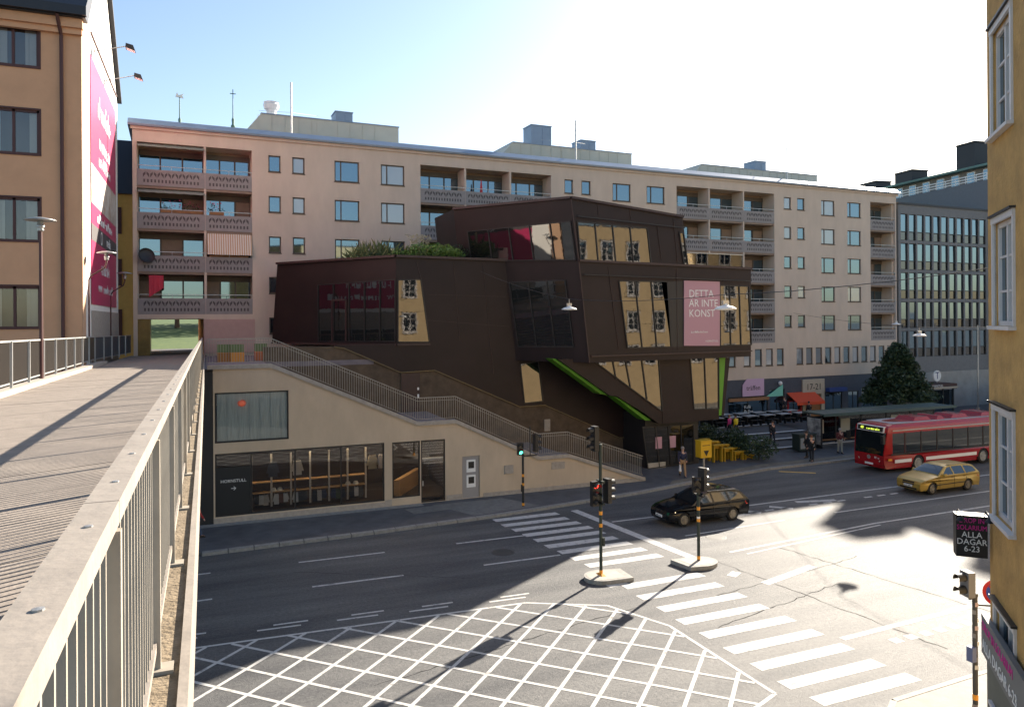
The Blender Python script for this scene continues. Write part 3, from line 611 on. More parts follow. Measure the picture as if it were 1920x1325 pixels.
t = thing('orange_awning', 'bright orange-red awning over a kiosk hatch', 'awning', abw(54.1, 0, 2.0), rad(FANG))
MB().hexa([(0, -1.3, -.25), (3.4, -1.3, -.25), (3.4, 0, .55), (0, 0, .55), (0, -1.3, -.2), (3.4, -1.3, -.2), (3.4, 0, .6), (0, 0, .6)]).box(0, 3.4, -1.3, -1.27, -.45, -.25).build('cloth', M_ORED, t); MB().tube((.1, -1.25, -.25), (.1, 0, -.3), .02).tube((3.3, -1.25, -.25), (3.3, 0, -.3), .02).build('arm', M_METAL, t)
t = thing('kiosk_hatch', 'red framed kiosk hatch below the orange awning', 'kiosk', abw(54.2, 0, .1), rad(FANG)); MB().box(0, .12, -.06, .1, 0, 1.75).box(1.6, 1.72, -.06, .1, 0, 1.75).box(0, 1.72, -.06, .1, .75, .87).box(0, 1.72, -.06, .1, 1.65, 1.75).build('frame', flat('kiosk red', (.5, .03, .03)), t); MB().box(.12, 1.6, -.02, .05, .05, .75).build('counter', flat('kiosk red2', (.35, .03, .03)), t)
o = at_ab(tag(MB().box(0, 2.3, -.5, 0, 0, .35).build('blue_shop_fascia', flat('blue fascia', (.03, .06, .22)), None, abw(59.0, 0, 2.5)), 'dark blue fascia over the shop right of the portal', 'fascia'))

# passage through the block and the park beyond
PS = thing('passage_lining', 'walkway passage cut through the block behind the bridge', 'passage', abw(0, 0, 7.3), rad(FANG))
M_GILT = mat('bronze panel', (.16, .10, .03), .35, metal=.5, var=.2, vscale=2)
MB().box(.24, .95, .02, 2.6, .05, 2.4).build('left_panel', M_GILT, PS); MB().box(.24, .3, 2.6, 11.7, .05, 2.4).build('left_wall', M_WHITEW, PS); MB().box(4.11, 4.3, .3, 11.9, .05, 2.4).build('right_wall', M_ORANGE, PS)
MB().box(.24, 4.11, .3, 11.9, 2.42, 2.6).build('ceiling', M_WOOD, PS); MB().box(.1, 4.3, -.4, 14, -.3, .04).build('floor', M_WALK, PS)
MB().box(4.11, 7.28, -.06, -.002, 7.45, 9.68).build('rendered_panel', mat('pinkish render', (.47, .31, .27), .9, var=.05), AB)
struct(MB().prism([(-60, 66.5, 7.0), (60, 68.7, 7.0), (60, 140, 12.5), (-60, 140, 12.5)], (0, 0, .05)).build('park_lawn', M_LAWN))
struct(MB().box(-40, 30, 65.1, 68.5, 6.9, 7.2).build('park_path', M_WALK))
for x, y, r in ((-3, 92, 5), (3, 97, 6), (-9, 96, 6), (9, 92, 5), (14, 100, 6)):
    t = thing('park_tree', 'dark park tree seen through the passage, %s' % {-3: 'nearest the passage axis', 3: 'behind the boulder', -9: 'far left', 9: 'right of the axis', 14: 'far right'}[x], 'tree', (x, y, 8.6), 0, 'park trees beyond the passage')
    MB().tube((0, 0, 0), (0, 0, 3), .3, 8, .15).build('trunk', M_BARK, t); b = MB(); leaves(b, (0, 0, 5.2), (r*.8, r*.8, 3.6), 1500, .4); b.build('crown', M_LEAFD, t)
b = MB().lathe((0, 0, 0), [(0, .95), (.35, .85), (.6, .5), (.62, .2), (.5, 0)], 9); o = b.build('boulder', M_STONEW, None, (0.1, 68.9, 7.25)); o.scale = (1, 1.2, 1); tag(o, 'pale boulder at the end of the passage', 'boulder')

# ================================================================== helpers on arbitrary planes
def hit(x, y, P, Q, R):                   # pixel ray onto the plane of three points
    d = Vector(ray(x, y)); o_ = Vector((0, 0, H)); P, Q, R = Vector(P), Vector(Q), Vector(R); n = (Q-P).cross(R-P)
    return o_+d*((P-o_).dot(n)/d.dot(n))
class Plane:
    def __init__(s, P, Q, R):
        s.p = (P, Q, R); n = (Vector(Q)-Vector(P)).cross(Vector(R)-Vector(P)).normalized()
        s.n = n if n.dot(Vector((0, 0, H))-Vector(P)) > 0 else -n
    def at(s, px, off=0): return hit(px[0], px[1], *s.p)+s.n*off
    def pane(s, pts, m, parent, name='pane', off=.03, th=.05): return MB().prism([s.at(p, off) for p in pts], -s.n*th).build(name, m, parent, local=False)
    def bars(s, segs, m, parent, name='frame', off=.05, w_=.06):
        b = MB()
        for a, c in segs:
            A, C = s.at(a, off), s.at(c, off); d = (C-A).normalized(); sd_ = d.cross(s.n)*w_/2; q = s.n*.04
            b.hexa([A-sd_-q, C-sd_-q, C+sd_-q, A+sd_-q, A-sd_+q, C-sd_+q, C+sd_+q, A+sd_+q])
        return b.build(name, m, parent, local=False)
    def glazing(s, quad, nm, parent, mg=None, mf=None, w_=.06):   # quad: tl, tr, br, bl pixels; nm vertical divisions
        tl, tr, br, bl = quad; L = lambda a, c, t: (a[0]+(c[0]-a[0])*t, a[1]+(c[1]-a[1])*t)
        segs = [(tl, tr), (tr, br), (br, bl), (bl, tl)]+[(L(tl, tr, i/nm), L(bl, br, i/nm)) for i in range(1, nm)]
        o = s.bars(segs, mf or M_DKFRAME, parent, 'window', .04, w_)
        for i in range(nm): s.pane([L(tl, tr, i/nm), L(tl, tr, (i+1)/nm), L(bl, br, (i+1)/nm), L(bl, br, i/nm)], mg or M_GLASSB, o, 'pane', .02, .03)
        return o
def ypl(Y): return Plane((0, Y, 0), (1, Y, 0), (0, Y, 1))
# ================================================================== CREAM STAIR BUILDING
YB, YW, YR = 37.5, 43.3, 39.0
SB = thing('stair_building', 'cream rendered base building with a public stair climbing along its roof', 'building', (0, YB, 0))
top = [(.03, 7.3), (2.88, 7.3), (10.06, 4.12), (12.1, 4.12), (16.86, 1.85), (18.65, 1.85), (23.5, .14)]
def Q(*px): return [PY(x, y, YB) for x, y in px]
h_up = Q((401, 735), (541, 731), (541, 822), (401, 832)); zb1 = h_up[2][1]
hU = [(.35, 3.85), (3.66, 3.85), (3.66, 6.2), (.35, 6.2)]
hS = [(.35, .42), (8.3, .42), (8.3, 3.36), (.35, 3.36)]
hD1 = [(8.7, .5), (10.15, .5), (10.15, 3.34), (8.7, 3.34)]; hD2 = [(10.2, .14), (11.5, .14), (11.5, 3.34), (10.2, 3.34)]
hG = [(12.42, .14), (13.4, .14), (13.4, 2.35), (12.42, 2.35)]
fy = lambda a, z, d: (a, d-YB, z)
MB().wall([(.28, .0)]+[(23.5, 0)]+top[::-1][:-1]+[(.28, 7.3)], [hU, hS, hD1, hD2, hG], fy, YB, YB+.3).build('wall', M_CREAM, SB)
MB().box(13.6, 23.6, -.05, 0, .1, .33).box(8.32, 8.66, -.03, 0, .1, .45).box(.28, 8.32, -.03, 0, .1, .36).box(11.55, 12.4, -.03, 0, .1, .4).build('plinth', M_COPE, SB)
b = MB()
for (x0, z0), (x1, z1) in zip(top[:-1], top[1:]): b.hexa([(x0, -.12, z0), (x1, -.12, z1), (x1, .3, z1), (x0, .3, z0), (x0, -.12, z0+.2), (x1, -.12, z1+.2), (x1, .3, z1+.2), (x0, .3, z0+.2)])
b.build('coping', M_COPE, SB)
MB().box(-.35, .27, .02, 12, 0, 7.2).build('dark_gap_fill', M_DKFRAME, SB)  # near-black box put in for the dark gap left of the cream wall
b = MB(); fl = [(2.88, 7.3, 10.06, 4.12), (12.1, 4.12, 16.86, 1.85), (18.65, 1.85, 23.4, .14)]
for x0, z0, x1, z1 in fl:
    n = round((z0-z1)/.16)
    for i in range(n): b.box(x0+(x1-x0)*i/n, x0+(x1-x0)*(i+1)/n, .3, 5.75, z1-.4 if i > n-3 else z0+(z1-z0)*(i+1)/n-.5, z0+(z1-z0)*(i+1)/n+.0)
b.box(10.06, 12.1, .3, 5.75, 3.6, 4.12).box(16.86, 18.65, .3, 5.75, 1.4, 1.85).build('steps', mat('stair stone', (.17, .155, .16), .8, var=.15, vscale=4), SB)
MB().box(-.3, 2.9, .31, 15, 7.0, 7.3).box(2.9, 9.0, 5.85, 15, 7.0, 7.28).build('terrace', mat('terrace paving', (.18, .15, .16), .8, var=.15), SB)
# stair railing
def stair_rail(pts, y, h, parent, sp=.115, name='railing'):
    r = MB()
    for (x0, z0), (x1, z1) in zip(pts[:-1], pts[1:]):
        r.bar((x0, y, z0+h), (x1, y, z1+h), .045, .035); r.bar((x0, y, z0+h-.16), (x1, y, z1+h-.16), .02, .02); r.bar((x0, y, z0+.1), (x1, y, z1+.1), .03, .02)
    o = r.build(name, M_BAR, parent)
    me = MB().box(-.009, .009, y-.009, y+.009, .08, h).mesh('baluster'); me.materials.append(M_BAR)
    for (x0, z0), (x1, z1) in zip(pts[:-1], pts[1:]):
        n = max(1, int((x1-x0)/sp))
        for i in range(n): put('baluster', me, o, (x0+(x1-x0)*i/n, 0, z0+(z1-z0)*i/n))
    return o
stair_rail([(x, z+.2) for x, z in top], .08, 1.2, SB)
# glazing of the base
WB = ypl(YB+.12)
def frame(x0, x1, z0, z1, divs, parent, name='shop_window', d=.1, t=.07, m=M_DKFRAME, glass=M_GLASS):
    f = MB().box(x0, x1, d-.06, d+.06, z1-t, z1).box(x0, x1, d-.06, d+.06, z0, z0+t)
    ex = [x0+t/2]+list(divs)+[x1-t/2]
    for e in ex: f.box(e-t/2, e+t/2, d-.055, d+.055, z0, z1)
    o = f.build(name, m, parent)
    for a, c in zip(ex[:-1], ex[1:]): MB().box(a, c, d-.01, d+.01, z0+.02, z1-.02).build('pane', glass, o)
    return o
frame(.35, 3.66, 3.85, 6.2, [], SB, 'curtained_window', glass=M_CLEAR)
b = MB()
for i in range(40): b.box(.45+i*.08, .53+i*.08, .17+.035*(i % 2)+.02*(i % 3), .2+.035*(i % 2)+.02*(i % 3), 3.9, 6.15)
tag(b.build('window_curtain', M_CURT, None, (0, YB, 0)), 'pale blue-grey curtain behind the large upper window', 'curtain')
o = MB().lathe((0, 0, 0), [(0, -.17), (.15, -.12), (.2, 0), (.15, .12), (0, .17)], 14).build('round_lamp', mat('lit red lamp', (.4, .08, .04), .5, emit=(1, .2, .1), estr=.06), None, (1.55, YB+.24, 5.65), smooth=True); tag(o, 'round red lamp glowing in the curtained window', 'lamp')
frame(.35, 8.3, .42, 3.36, [1.95, 3.95, 6.15], SB, glass=M_CLEAR); frame(8.7, 10.15, .5, 3.34, [], SB, glass=M_CLEAR)
dr = frame(10.2, 11.5, .14, 3.34, [], SB, 'shop_door', glass=M_CLEAR); MB().box(10.3, 11.4, .05, .14, 2.35, 2.42).box(10.27, 10.33, 0, .05, 1.0, 1.25).build('handle', M_METAL, dr)
MB().box(.42, 1.9, .02, .05, .5, 2.7).build('door_leaf', M_BLACK, SB)
dt = thing('door_lettering', 'white shop lettering and arrow on the black door', 'lettering', (1.15, YB, 1.9)); text('HORNSTULL', .2, M_WHITE, dt, (0, .012, .15), FACE_S); text('→', .3, M_WHITE, dt, (0, .012, -.2), FACE_S)
gd = thing('grey_service_door', 'grey service door with pasted bills in the cream wall', 'door', (12.9, YB, .14))
MB().box(-.47, .47, .06, .12, 0, 2.2).build('leaf', flat('grey door', (.30, .28, .27)), gd)
for z_ in (.55, 1.35): MB().box(-.22, .28, .045, .058, z_, z_+.65).build('bill', M_WHITE, gd); MB().box(-.12, .2, .04, .044, z_+.2, z_+.55).build('print', M_BLACK, gd)
MB().box(14.8, 15.3, -.08, 0, 1.25, 1.7).build('meter_box', M_COPE, SB); MB().box(17.6, 18.4, -.03, 0, 1.6-.35, 1.65).build('sign_plate', M_COPE, SB)
# shop interior
IN = thing('shop_interior', 'clothes shop interior with shelving behind the shop window', 'shop', (4, YB+.4, .3))
M_INT = mat('dark interior', (.03, .02, .015), .9)
MB().box(-3.7, 8, 4.5, 4.6, 0, 3.3).box(-3.7, 8, 0, 4.6, 3.2, 3.3).box(-3.7, 8, 0, 4.6, -.1, .02).box(-3.75, -3.65, 0, 4.6, 0, 3.3).box(8, 8.1, 0, 4.6, 0, 3.3).build('room', M_INT, IN)
MW_ = mat('lit shelf wood', (.45, .28, .13), .6); WH = flat('shelf steel', (.5, .48, .45))
for i in range(7):
    x = -2.0+i*.93
    if i < 6: MB().box(x+.06, x+.9, .8, 1.15, 1.28, 1.32).box(x+.06, x+.9, .8, 1.15, .78, .82).build('shelf', MW_, IN)
    MB().box(x-.03, x, .8, .84, .1, 2.7).box(x+.02, x+.05, .8, .84, .1, 2.7).build('shelf_post', WH, IN)
cols = [(.03, .04, .08), (.4, .38, .35), (.06, .06, .06), (.12, .05, .03), (.05, .07, .04), (.3, .22, .1), (.02, .02, .025), (.5, .5, .5)]
def garment(x, y, z, w_, h, c, lb):
    b = MB().hexa([(x-w_/2, y-.05, z-h), (x+w_/2, y-.05, z-h), (x+w_/2, y+.05, z-h), (x-w_/2, y+.05, z-h), (x-w_*.42, y-.06, z-.06), (x+w_*.42, y-.06, z-.06), (x+w_*.42, y+.06, z-.06), (x-w_*.42, y+.06, z-.06)])
    b.hexa([(x-w_*.75, y-.03, z-h*.75), (x-w_*.5, y-.03, z-h*.75), (x-w_*.5, y+.03, z-h*.75), (x-w_*.75, y+.03, z-h*.75), (x-w_*.45, y-.03, z-.1), (x-w_*.3, y-.03, z), (x-w_*.3, y+.03, z), (x-w_*.45, y+.03, z-.1)])
    b.hexa([(x+w_*.5, y-.03, z-h*.75), (x+w_*.75, y-.03, z-h*.75), (x+w_*.75, y+.03, z-h*.75), (x+w_*.5, y+.03, z-h*.75), (x+w_*.3, y-.03, z), (x+w_*.45, y-.03, z-.1), (x+w_*.45, y+.03, z-.1), (x+w_*.3, y+.03, z)])
    return b.build('garment', flat('cloth%s' % str(c), c), IN)
random.seed(3)
for i in range(6):
    for q in range(3): garment(-1.75+i*.93+q*.22, .95, .72, .24, random.uniform(.45, .62), random.choice(cols), '')
for x, c in ((-1.0, (.04, .04, .05)), (.15, (.42, .4, .36)), (3.9, (.35, .3, .2)), (4.4, (.5, .45, .42))): garment(x, .6, 2.35, .42, .75, c, '')
for x in (-.95, -.65, 2.7, 3.1): MB().lathe((x, .95, .84), [(0, .16), (.1, .13), (.14, .03), (.17, 0)], 12).build('hat', flat('felt', (.5, .48, .44)), IN)
for i in range(3):
    MB().box(-2.2+i*2.4, -1.2+i*2.4, .5, .62, 3.1, 3.16).build('lamp_strip', mat('warm tube lamp %d' % i, (.9, .8, .6), .5, emit=(1, .72, .4), estr=14), IN)
MB().box(5.2, 7.3, 1.5, 1.62, 3.05, 3.1).build('lamp_strip', MATS['warm tube lamp 0'], IN); MB().hexa([(5.0, .6, 0), (5.3, .6, 0), (7.2, 3.4, 0), (6.9, 3.4, 0), (5.0, .6, .9), (5.3, .6, .9), (7.2, 3.4, .9), (6.9, 3.4, .9)]).build('counter', MW_, IN)

# ================================================================== BROWN CULTURE HOUSE
CH = thing('culture_house', 'dark brown faceted building with slanted windows and stacked cantilevered boxes', 'building', (16, YW, 0))
def bw(b, name, m=M_BROWN): return b.build(name, m, CH, local=False)
pW = ypl(YW)
strip_ = [PY(x, y, YW) for x, y in ((627, 650), (646, 653), (751, 698), (815, 694), (974, 762), (1021, 759), (1161, 820), (1207, 819))]
fw = lambda a, z, d: (a, d, z)
cA, cAb = PY(742, 482, YW), PY(744, 645, YW); rA = PY(945, 490, YW); zU = PY(1105, 680, YR)[1]
bw(MB().wall(strip_+[(strip_[-1][0], zU+.1), (rA[0]+3, zU+.1), (rA[0]+3, rA[1]), (cA[0]+.01, cA[1]-.01), (cA[0]+.01, cAb[1]), (strip_[0][0], cAb[1])], [], fw, YW-.012, YW+.5), 'wall')
bw(MB().wall([(2.9, 7.0), (2.9, 8.1)]+strip_+[(strip_[-1][0], .1), (23.5, .1), (18.6, 1.7), (16.8, 1.7), (12.1, 4.0), (10, 4.0)], [], fw, YW+.06, YW+.5), 'stair_wall', M_BCONC)
b = MB()
for (x0, z0), (x1, z1) in zip(strip_[:-1], strip_[1:]): b.bar((x0, YW-.05, z0), (x1, YW-.05, z1), .08, .035)
bw(b, 'hand_rail', mat('pale wall edge', (.20, .15, .075), .5, metal=.3))  # pale strip for the lit top edge of the stair wall, not a handrail
dx = PY(752, 700, YW)[0], PY(787, 700, YW)[0]
o = bw(MB().box(dx[0], dx[1], YW-.025, YW+.1, 4.13, 6.4), 'service_door', M_BROWN2); MB().box(dx[1]-.16, dx[1]-.06, YW-.05, YW-.02, 4.9, 5.15).box(dx[1]-.16, dx[1]-.06, YW-.05, YW-.02, 5.4, 5.55).build('handle', M_WHITE, o, local=False)
qx = PY(1021, 798, YW); bw(MB().box(qx[0], qx[0]+.4, YW-.0, YW+.06, qx[1]-.35, qx[1]+.4), 'wall_plate', M_COPE)
# lower left box with roof garden
LA = DIR(520, 500, cA, -.6, .8); LAb = DIR(510, 645, cAb, -.6, .8); zA, zAb = cA[1], cAb[1]
cA, cAb = (cA[0], YW), (cAb[0], YW); LA = DIR(520, 500, cA, -.6, .8); LAb = DIR(510, 645, cAb, -.6, .8)
At = [cA, (rA[0]+.5, YW), (rA[0]+.5, 52.6), (LA.x+.5, 52.6), (LA.x, LA.y)]; Ab = [cAb, (rA[0]+.5, YW), (rA[0]+.5, 52.6), (LAb.x+.5, 52.6), (LAb.x, LAb.y)]
b = MB(); b.add([(x, y, zAb) for x, y in Ab]+[(x, y, zA) for x, y in At], [(4,3,2,1,0), (5,6,7,8,9)]+[(i, (i+1) % 5, 5+(i+1) % 5, 5+i) for i in range(5)]); bw(b, 'lower_box')
b = MB(); b.bar((LA.x, LA.y-.05, zA+.06), (cA[0], YW-.05, zA+.06), .3, .14); b.bar((cA[0], YW-.05, zA+.06), (rA[0]+.6, YW-.05, rA[1]+.06), .3, .14); bw(b, 'roof_edge', M_BROWN2)
b = MB(); b.bar((LAb.x, LAb.y-.05, zAb-.03), (cAb[0], YW-.06, zAb-.03), .2, .12); b.bar((cAb[0], YW-.06, zAb-.03), (cAb[0]+2, YW-.06, zAb-.03), .2, .12); bw(b, 'soffit_edge', M_BROWN2)
pA = Plane((cA[0], YW, zA), (cAb[0], YW, zAb), (LA.x, LA.y, zA))
pA.glazing(((597, 534), (742, 524), (742, 640), (598, 640)), 5, CH, M_GLASSB)
pA.bars([((624, 563), (650, 562)), ((650, 562), (650, 640)), ((624, 563), (624, 640))], M_BROWN2, CH, 'door_frame', .06, .1)
pW.glazing(((746, 525), (789, 524), (805, 641), (746, 641)), 1, CH, M_GLASSB)
pW.bars([((781, 492), (790, 524))], M_BROWN2, CH, 'panel_joint', .01, .03)
pW.glazing(((975, 682), (1009, 678), (1018, 752), (983, 756)), 1, CH, M_GLASSB)
# roof garden
RG = thing('roof_garden', 'roof garden of grasses and bright green shrubs on the brown box', 'plants', (12, 46.3, zA))
MB().prism([(-6.4, 5.5, .02), (-1.4, -2.6, .02), (4.5, -2.6, .02), (4.5, 5.5, .02)], (0, 0, .12)).build('soil', mat('soil', (.06, .045, .03), .95, var=.3), RG)
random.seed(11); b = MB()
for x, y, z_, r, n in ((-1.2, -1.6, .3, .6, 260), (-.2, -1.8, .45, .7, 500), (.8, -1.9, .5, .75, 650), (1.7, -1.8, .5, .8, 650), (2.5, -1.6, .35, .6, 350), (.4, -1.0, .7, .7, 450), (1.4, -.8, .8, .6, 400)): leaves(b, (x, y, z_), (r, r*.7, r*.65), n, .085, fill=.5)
b.build('shrub', mat('sunlit lime leaf', (.17, .25, .04), .5, col2=(.10, .18, .03), vscale=4), RG); b = MB()  # sunlight put into the leaf colour; these shrubs stand in shade
for x, y, z_, r, n in ((3.0, -.5, .5, .8, 450), (3.9, -.2, .4, .8, 400), (-2.2, -.6, .3, .6, 250), (2.2, 1.0, .6, .9, 500)): leaves(b, (x, y, z_), (r, r, r*.8), n, .09, fill=.5)
b.build('dark_shrub', M_LEAFD, RG); b = MB()
for i in range(700):
    x = random.uniform(-3.8, 1.2); y = random.uniform(-1.8, 1.5)-(x+1)*.35; h = random.uniform(.4, 1.25)*(1.15 if -3.2 < x < -1.4 else .75); dx_, dy_ = random.gauss(0, .28), random.gauss(0, .28)
    b.add([(x-.012, y, .05), (x+.012, y, .05), (x+dx_*.5, y+dy_*.5, h*.75), (x+dx_, y+dy_, h)], [(0, 1, 2), (0, 2, 3)])
b.build('grass', mat('dry grass', (.16, .15, .05), .8, col2=(.06, .1, .03), vscale=2), RG)['kind'] = 'stuff'; b = MB()
for i in range(30):
    x = random.uniform(-.6, .8); h = random.uniform(1.1, 1.6); d = random.uniform(-.3, .5); b.tube((x, -1.2, .3), (x+d*.6, -1.2, h*.8), .008, 4); leaves(b, (x+d*.8, -1.2, h*.95), (.14, .05, .1), 14, .06)
b.build('plume', flat('pampas', (.5, .42, .28)), RG)
# upper boxes
def R3(x, y): q = PY(x, y, YR); return Vector((q[0], YR, q[1]))
c3t, c2t, c2b, r3t, r3b, r2t, r2b = R3(1070, 372), R3(1085, 490), R3(1105, 680), R3(1280, 408), R3(1290, 496), R3(1408, 505), R3(1408, 668)
ld = Vector((-.556, .83, 0)); L3t = DIR(850, 393, c3t, -.556, .83); L3b = DIR(862, 490, c2t, -.556, .83)
YK = 50.5; kk = (YW+.6-YR)/.83
def box5(B_, T_, name):
    b = MB(); b.add(B_+T_, [(4,3,2,1,0), (5,6,7,8,9)]+[(i, (i+1) % 5, 5+(i+1) % 5, 5+i) for i in range(5)]); bw(b, name)
box5([c2b, r2b, (r2b.x, YK, r2b.z), (c2b.x-3, YK, c2b.z), c2b+ld*kk], [c2t, r2t, (r2t.x, YK, r2t.z), (c2t.x-3, YK, c2t.z), c2t+ld*kk], 'middle_box')
up_ = Vector((0, 0, .01))
box5([c2t+up_, r3b-Vector((0, 0, .1)), (r3b.x, YK, c2t.z-.1), (L3b.x, YK, c2t.z-.1), (L3b.x, L3b.y, c2t.z-.05)], [c3t, r3t, (r3t.x, YK, r3t.z), (L3t.x, YK, L3t.z), L3t], 'top_box')
def trim(pts, w_=.16, h=.12, name='edge_trim', m=M_BROWN2):
    b = MB()
    for a, c in zip(pts[:-1], pts[1:]): b.bar(a, c, w_, h)
    return bw(b, name, m)
fo_ = Vector((0, -.04, .05)); trim([L3t+fo_, c3t+fo_, r3t+fo_], .24, .14); trim([c2t+fo_, r2t+fo_], .2, .13); trim([c2b+Vector((.1, -.07, .38)), r2b+Vector((0, -.07, .36))], .14, .08)
fo_ = Vector((0, -.02, 0)); trim([c3t+fo_, c2t+fo_, c2b+fo_], .06, .06)
pR = ypl(YR); pL2 = Plane(c2t, c2b, c2t+ld*kk); pL3 = Plane(c3t, c2t, L3t)
pL3.glazing(((877, 434), (1070, 415), (1080, 487), (884, 489)), 5, CH)
pL2.glazing(((956, 529), (1060, 525), (1076, 650), (972, 650)), 3, CH)
pR.glazing(((1082, 416), (1213, 428), (1220, 493), (1088, 489)), 4, CH); pR.glazing(((1273, 436), (1281, 437), (1289, 496), (1282, 496)), 1, CH)
pR.glazing(((1160, 527), (1250, 528), (1258, 650), (1176, 652)), 3, CH); pR.glazing(((1349, 535), (1403, 537), (1408, 646), (1350, 648)), 3, CH)
pR.bars([((1080, 406), (1280, 428)), ((1093, 515), (1405, 527))], M_DKFRAME, CH, 'blind_rail', .2, .06)
pR.pane([(1240, 528), (1281, 527), (1281, 650), (1258, 650)], M_DKFRAME, CH, 'dark_panel', .02, .04)
PO = thing('art_poster', 'large pale pink poster with white capitals on the brown facade', 'poster', (30, YR-.1, 7.9))
pR.pane([(1281, 526), (1348, 528), (1348, 648), (1281, 648)], M_PALEPINK, PO, 'sheet', .09, .03)
pp = pR.at((1290, 551), .1); 
for s_, px, sz in (('DETTA', (1290, 551), .66), ('ÄR INTE', (1290, 569), .66), ('KONST', (1290, 588), .66)): text(s_, sz, M_WHITE, PO, pR.at(px, .095), FACE_S, align='LEFT', local=False, sx=.9)
text('HORNSTULL', .17, M_WHITE, PO, pR.at((1345, 639), .095), FACE_S, align='RIGHT', local=False); marks(18, 1.25, .13, M_WHITE, PO, pR.at((1310, 622), .095), FACE_S, False, 6)
pR.bars([((1140, 500), (1160, 655)), ((1268, 505), (1270, 655)), ((1232, 425), (1240, 488)), ((1262, 410), (1270, 492)), ((1180, 393), (1183, 412)), ((1120, 383), (1122, 403))], M_BROWN2, CH, 'panel_seam', .0, .02)
pW.bars([((850, 492), (862, 640)), ((905, 492), (925, 700)), ((800, 600), (955, 612)), ((805, 552), (948, 556))], M_BROWN2, CH, 'panel_seam', .0, .02)
# glass roof terrace on the right shoulder
tz = r2t.z; trim([(r3b.x+.1, YR+.4, tz+1.0), (r2t.x-.3, YR+.4, tz+.95), (r2t.x-.3, YR+5, tz+.95)], .05, .05, 'terrace_rail', M_METAL)
bw(MB().box(r3b.x+.1, r2t.x-.3, YR+.4, YR+.42, tz, tz+.95), 'terrace_glass', M_CLEAR)
FP_ = thing('terrace_flowers', 'yellow flowers in boxes on the brown building shoulder terrace', 'flowers', ((r3b.x+r2t.x)/2, YR+1.2, tz)); MB().box(-1.9, 1.9, -.2, .2, 0, .3).build('trough', M_WOOD, FP_)
b = MB(); leaves(b, (0, 0, .45), (1.9, .25, .22), 500, .07, fill=.8); b.build('foliage', M_LEAF, FP_); b = MB(); leaves(b, (0, -.05, .58), (1.9, .25, .2), 420, .07, fill=.8); b.build('blossom', M_YELLOW, FP_)
# third level
p3 = ypl(39.9)
def z8(*pts): return [(900+x/3.556, 640+y/3.556) for x, y in pts]
p3.pane(z8((545,118),(740,118),(1000,300),(1215,462),(1222,548),(1195,548),(1100,480),(912,364),(868,362),(520,118)), M_BROWN, CH, 'stair_soffit', 0, 1.2)
p3.pane(z8((495,118),(548,118),(868,362),(820,352)), M_GREENST, CH, 'green_trim', -.3, 1.0); p3.pane(z8((905,366),(945,382),(1160,530),(1120,530)), M_GREENST, CH, 'green_trim', -.3, 1.0)
pw3 = p3.glazing(z8((742,118),(1188,110),(1213,462),(1206,462)), 1, CH)
p3.bars([(z8((880,118))[0], z8((905,250))[0]), (z8((965,118))[0], z8((1000,305))[0]), (z8((1075,118))[0], z8((1110,385))[0])], M_DKFRAME, pw3, 'mullion', .04, .07)
p3.pane(z8((1188,110),(1400,110),(1424,470),(1213,475)), M_BROWN, CH, 'column', .03, 1.2)
p3.glazing(z8((1398,110),(1588,108),(1590,448),(1424,452)), 2, CH)
p3.pane(z8((1588,108),(1632,108),(1606,492),(1590,492)), M_GREENST, CH, 'green_fin', .06, .6); p3.pane(z8((1632,108),(1664,108),(1622,492),(1606,492)), M_BROWN, CH, 'end_fin', .05, 2.5)
p3.pane(z8((1215,458),(1592,445),(1592,518),(1215,548)), M_BROWN, CH, 'floor_beam', .04, 4.5)
bw(MB().box(26.2, 30.3, 40.6, 47, 3.3, zU+.05), 'core'); bw(MB().box(25.6, 29.6, 40.6, 47, 0, 3.4), 'entrance_core', M_DKFRAME)
pE = ypl(40.4)
pE.glazing(((1204, 800), (1300, 795), (1300, 866), (1214, 878)), 4, CH, M_GLASSB); pE.pane([(1214, 868), (1247, 865), (1247, 879), (1214, 884)], M_STONEW, CH, 'plinth', .06, .1)
for px in ((1228, 830), (1254, 828)): o = pE.pane([(px[0], px[1]-11), (px[0]+12, px[1]-12), (px[0]+12, px[1]+10), (px[0], px[1]+11)], M_PALEPINK, CH, 'pasted_poster', .07, .01)

# ================================================================== OFFICE AND BUILDINGS TO THE RIGHT
OF = thing('office_block', 'grey stone office block with tall narrow mirrored windows beside the long block', 'building', abw(69.05, 0, 0), rad(FANG))
oh = []
for r_ in range(5):
    zt = 20.02-2.97*r_
    for c_ in range(11): oh.append((.35+c_*1.22, zt-2.68, zt))
MB().wall([(0, 3.9), (14.6, 3.9), (14.6, 20.95), (0, 20.95)], [[(x, z0), (x+1.02, z0), (x+1.02, z1), (x, z1)] for x, z0, z1 in oh], loc, 0, .25).build('wall', mat('cool grey stone', (.17, .168, .168), .8, var=.1), OF)
fm = MB().box(0, 1.02, .1, .2, 0, .06).box(0, 1.02, .1, .2, 2.62, 2.68).box(0, .05, .1, .2, 0, 2.68).box(.97, 1.02, .1, .2, 0, 2.68).box(0, 1.02, .08, .2, .85, .93).mesh('window'); fm.materials.append(M_DKFRAME)
p1 = MB().box(.03, .99, .15, .17, .9, 2.65).mesh('pane'); p1.materials.append(M_GLASS); p2 = MB().box(.03, .99, .16, .18, .03, .88).mesh('pane'); p2.materials.append(M_GLASSB)
random.seed(5)
for x, z0, z1 in oh:
    o = put('window', fm, OF, (x, 0, z0)); put('pane', p1, o, rot=(rad(random.uniform(-.6, .6)), 0, rad(random.uniform(-.5, .5)))); put('pane', p2, o, rot=(rad(random.uniform(-.6, .6)), 0, rad(random.uniform(-.5, .5))))
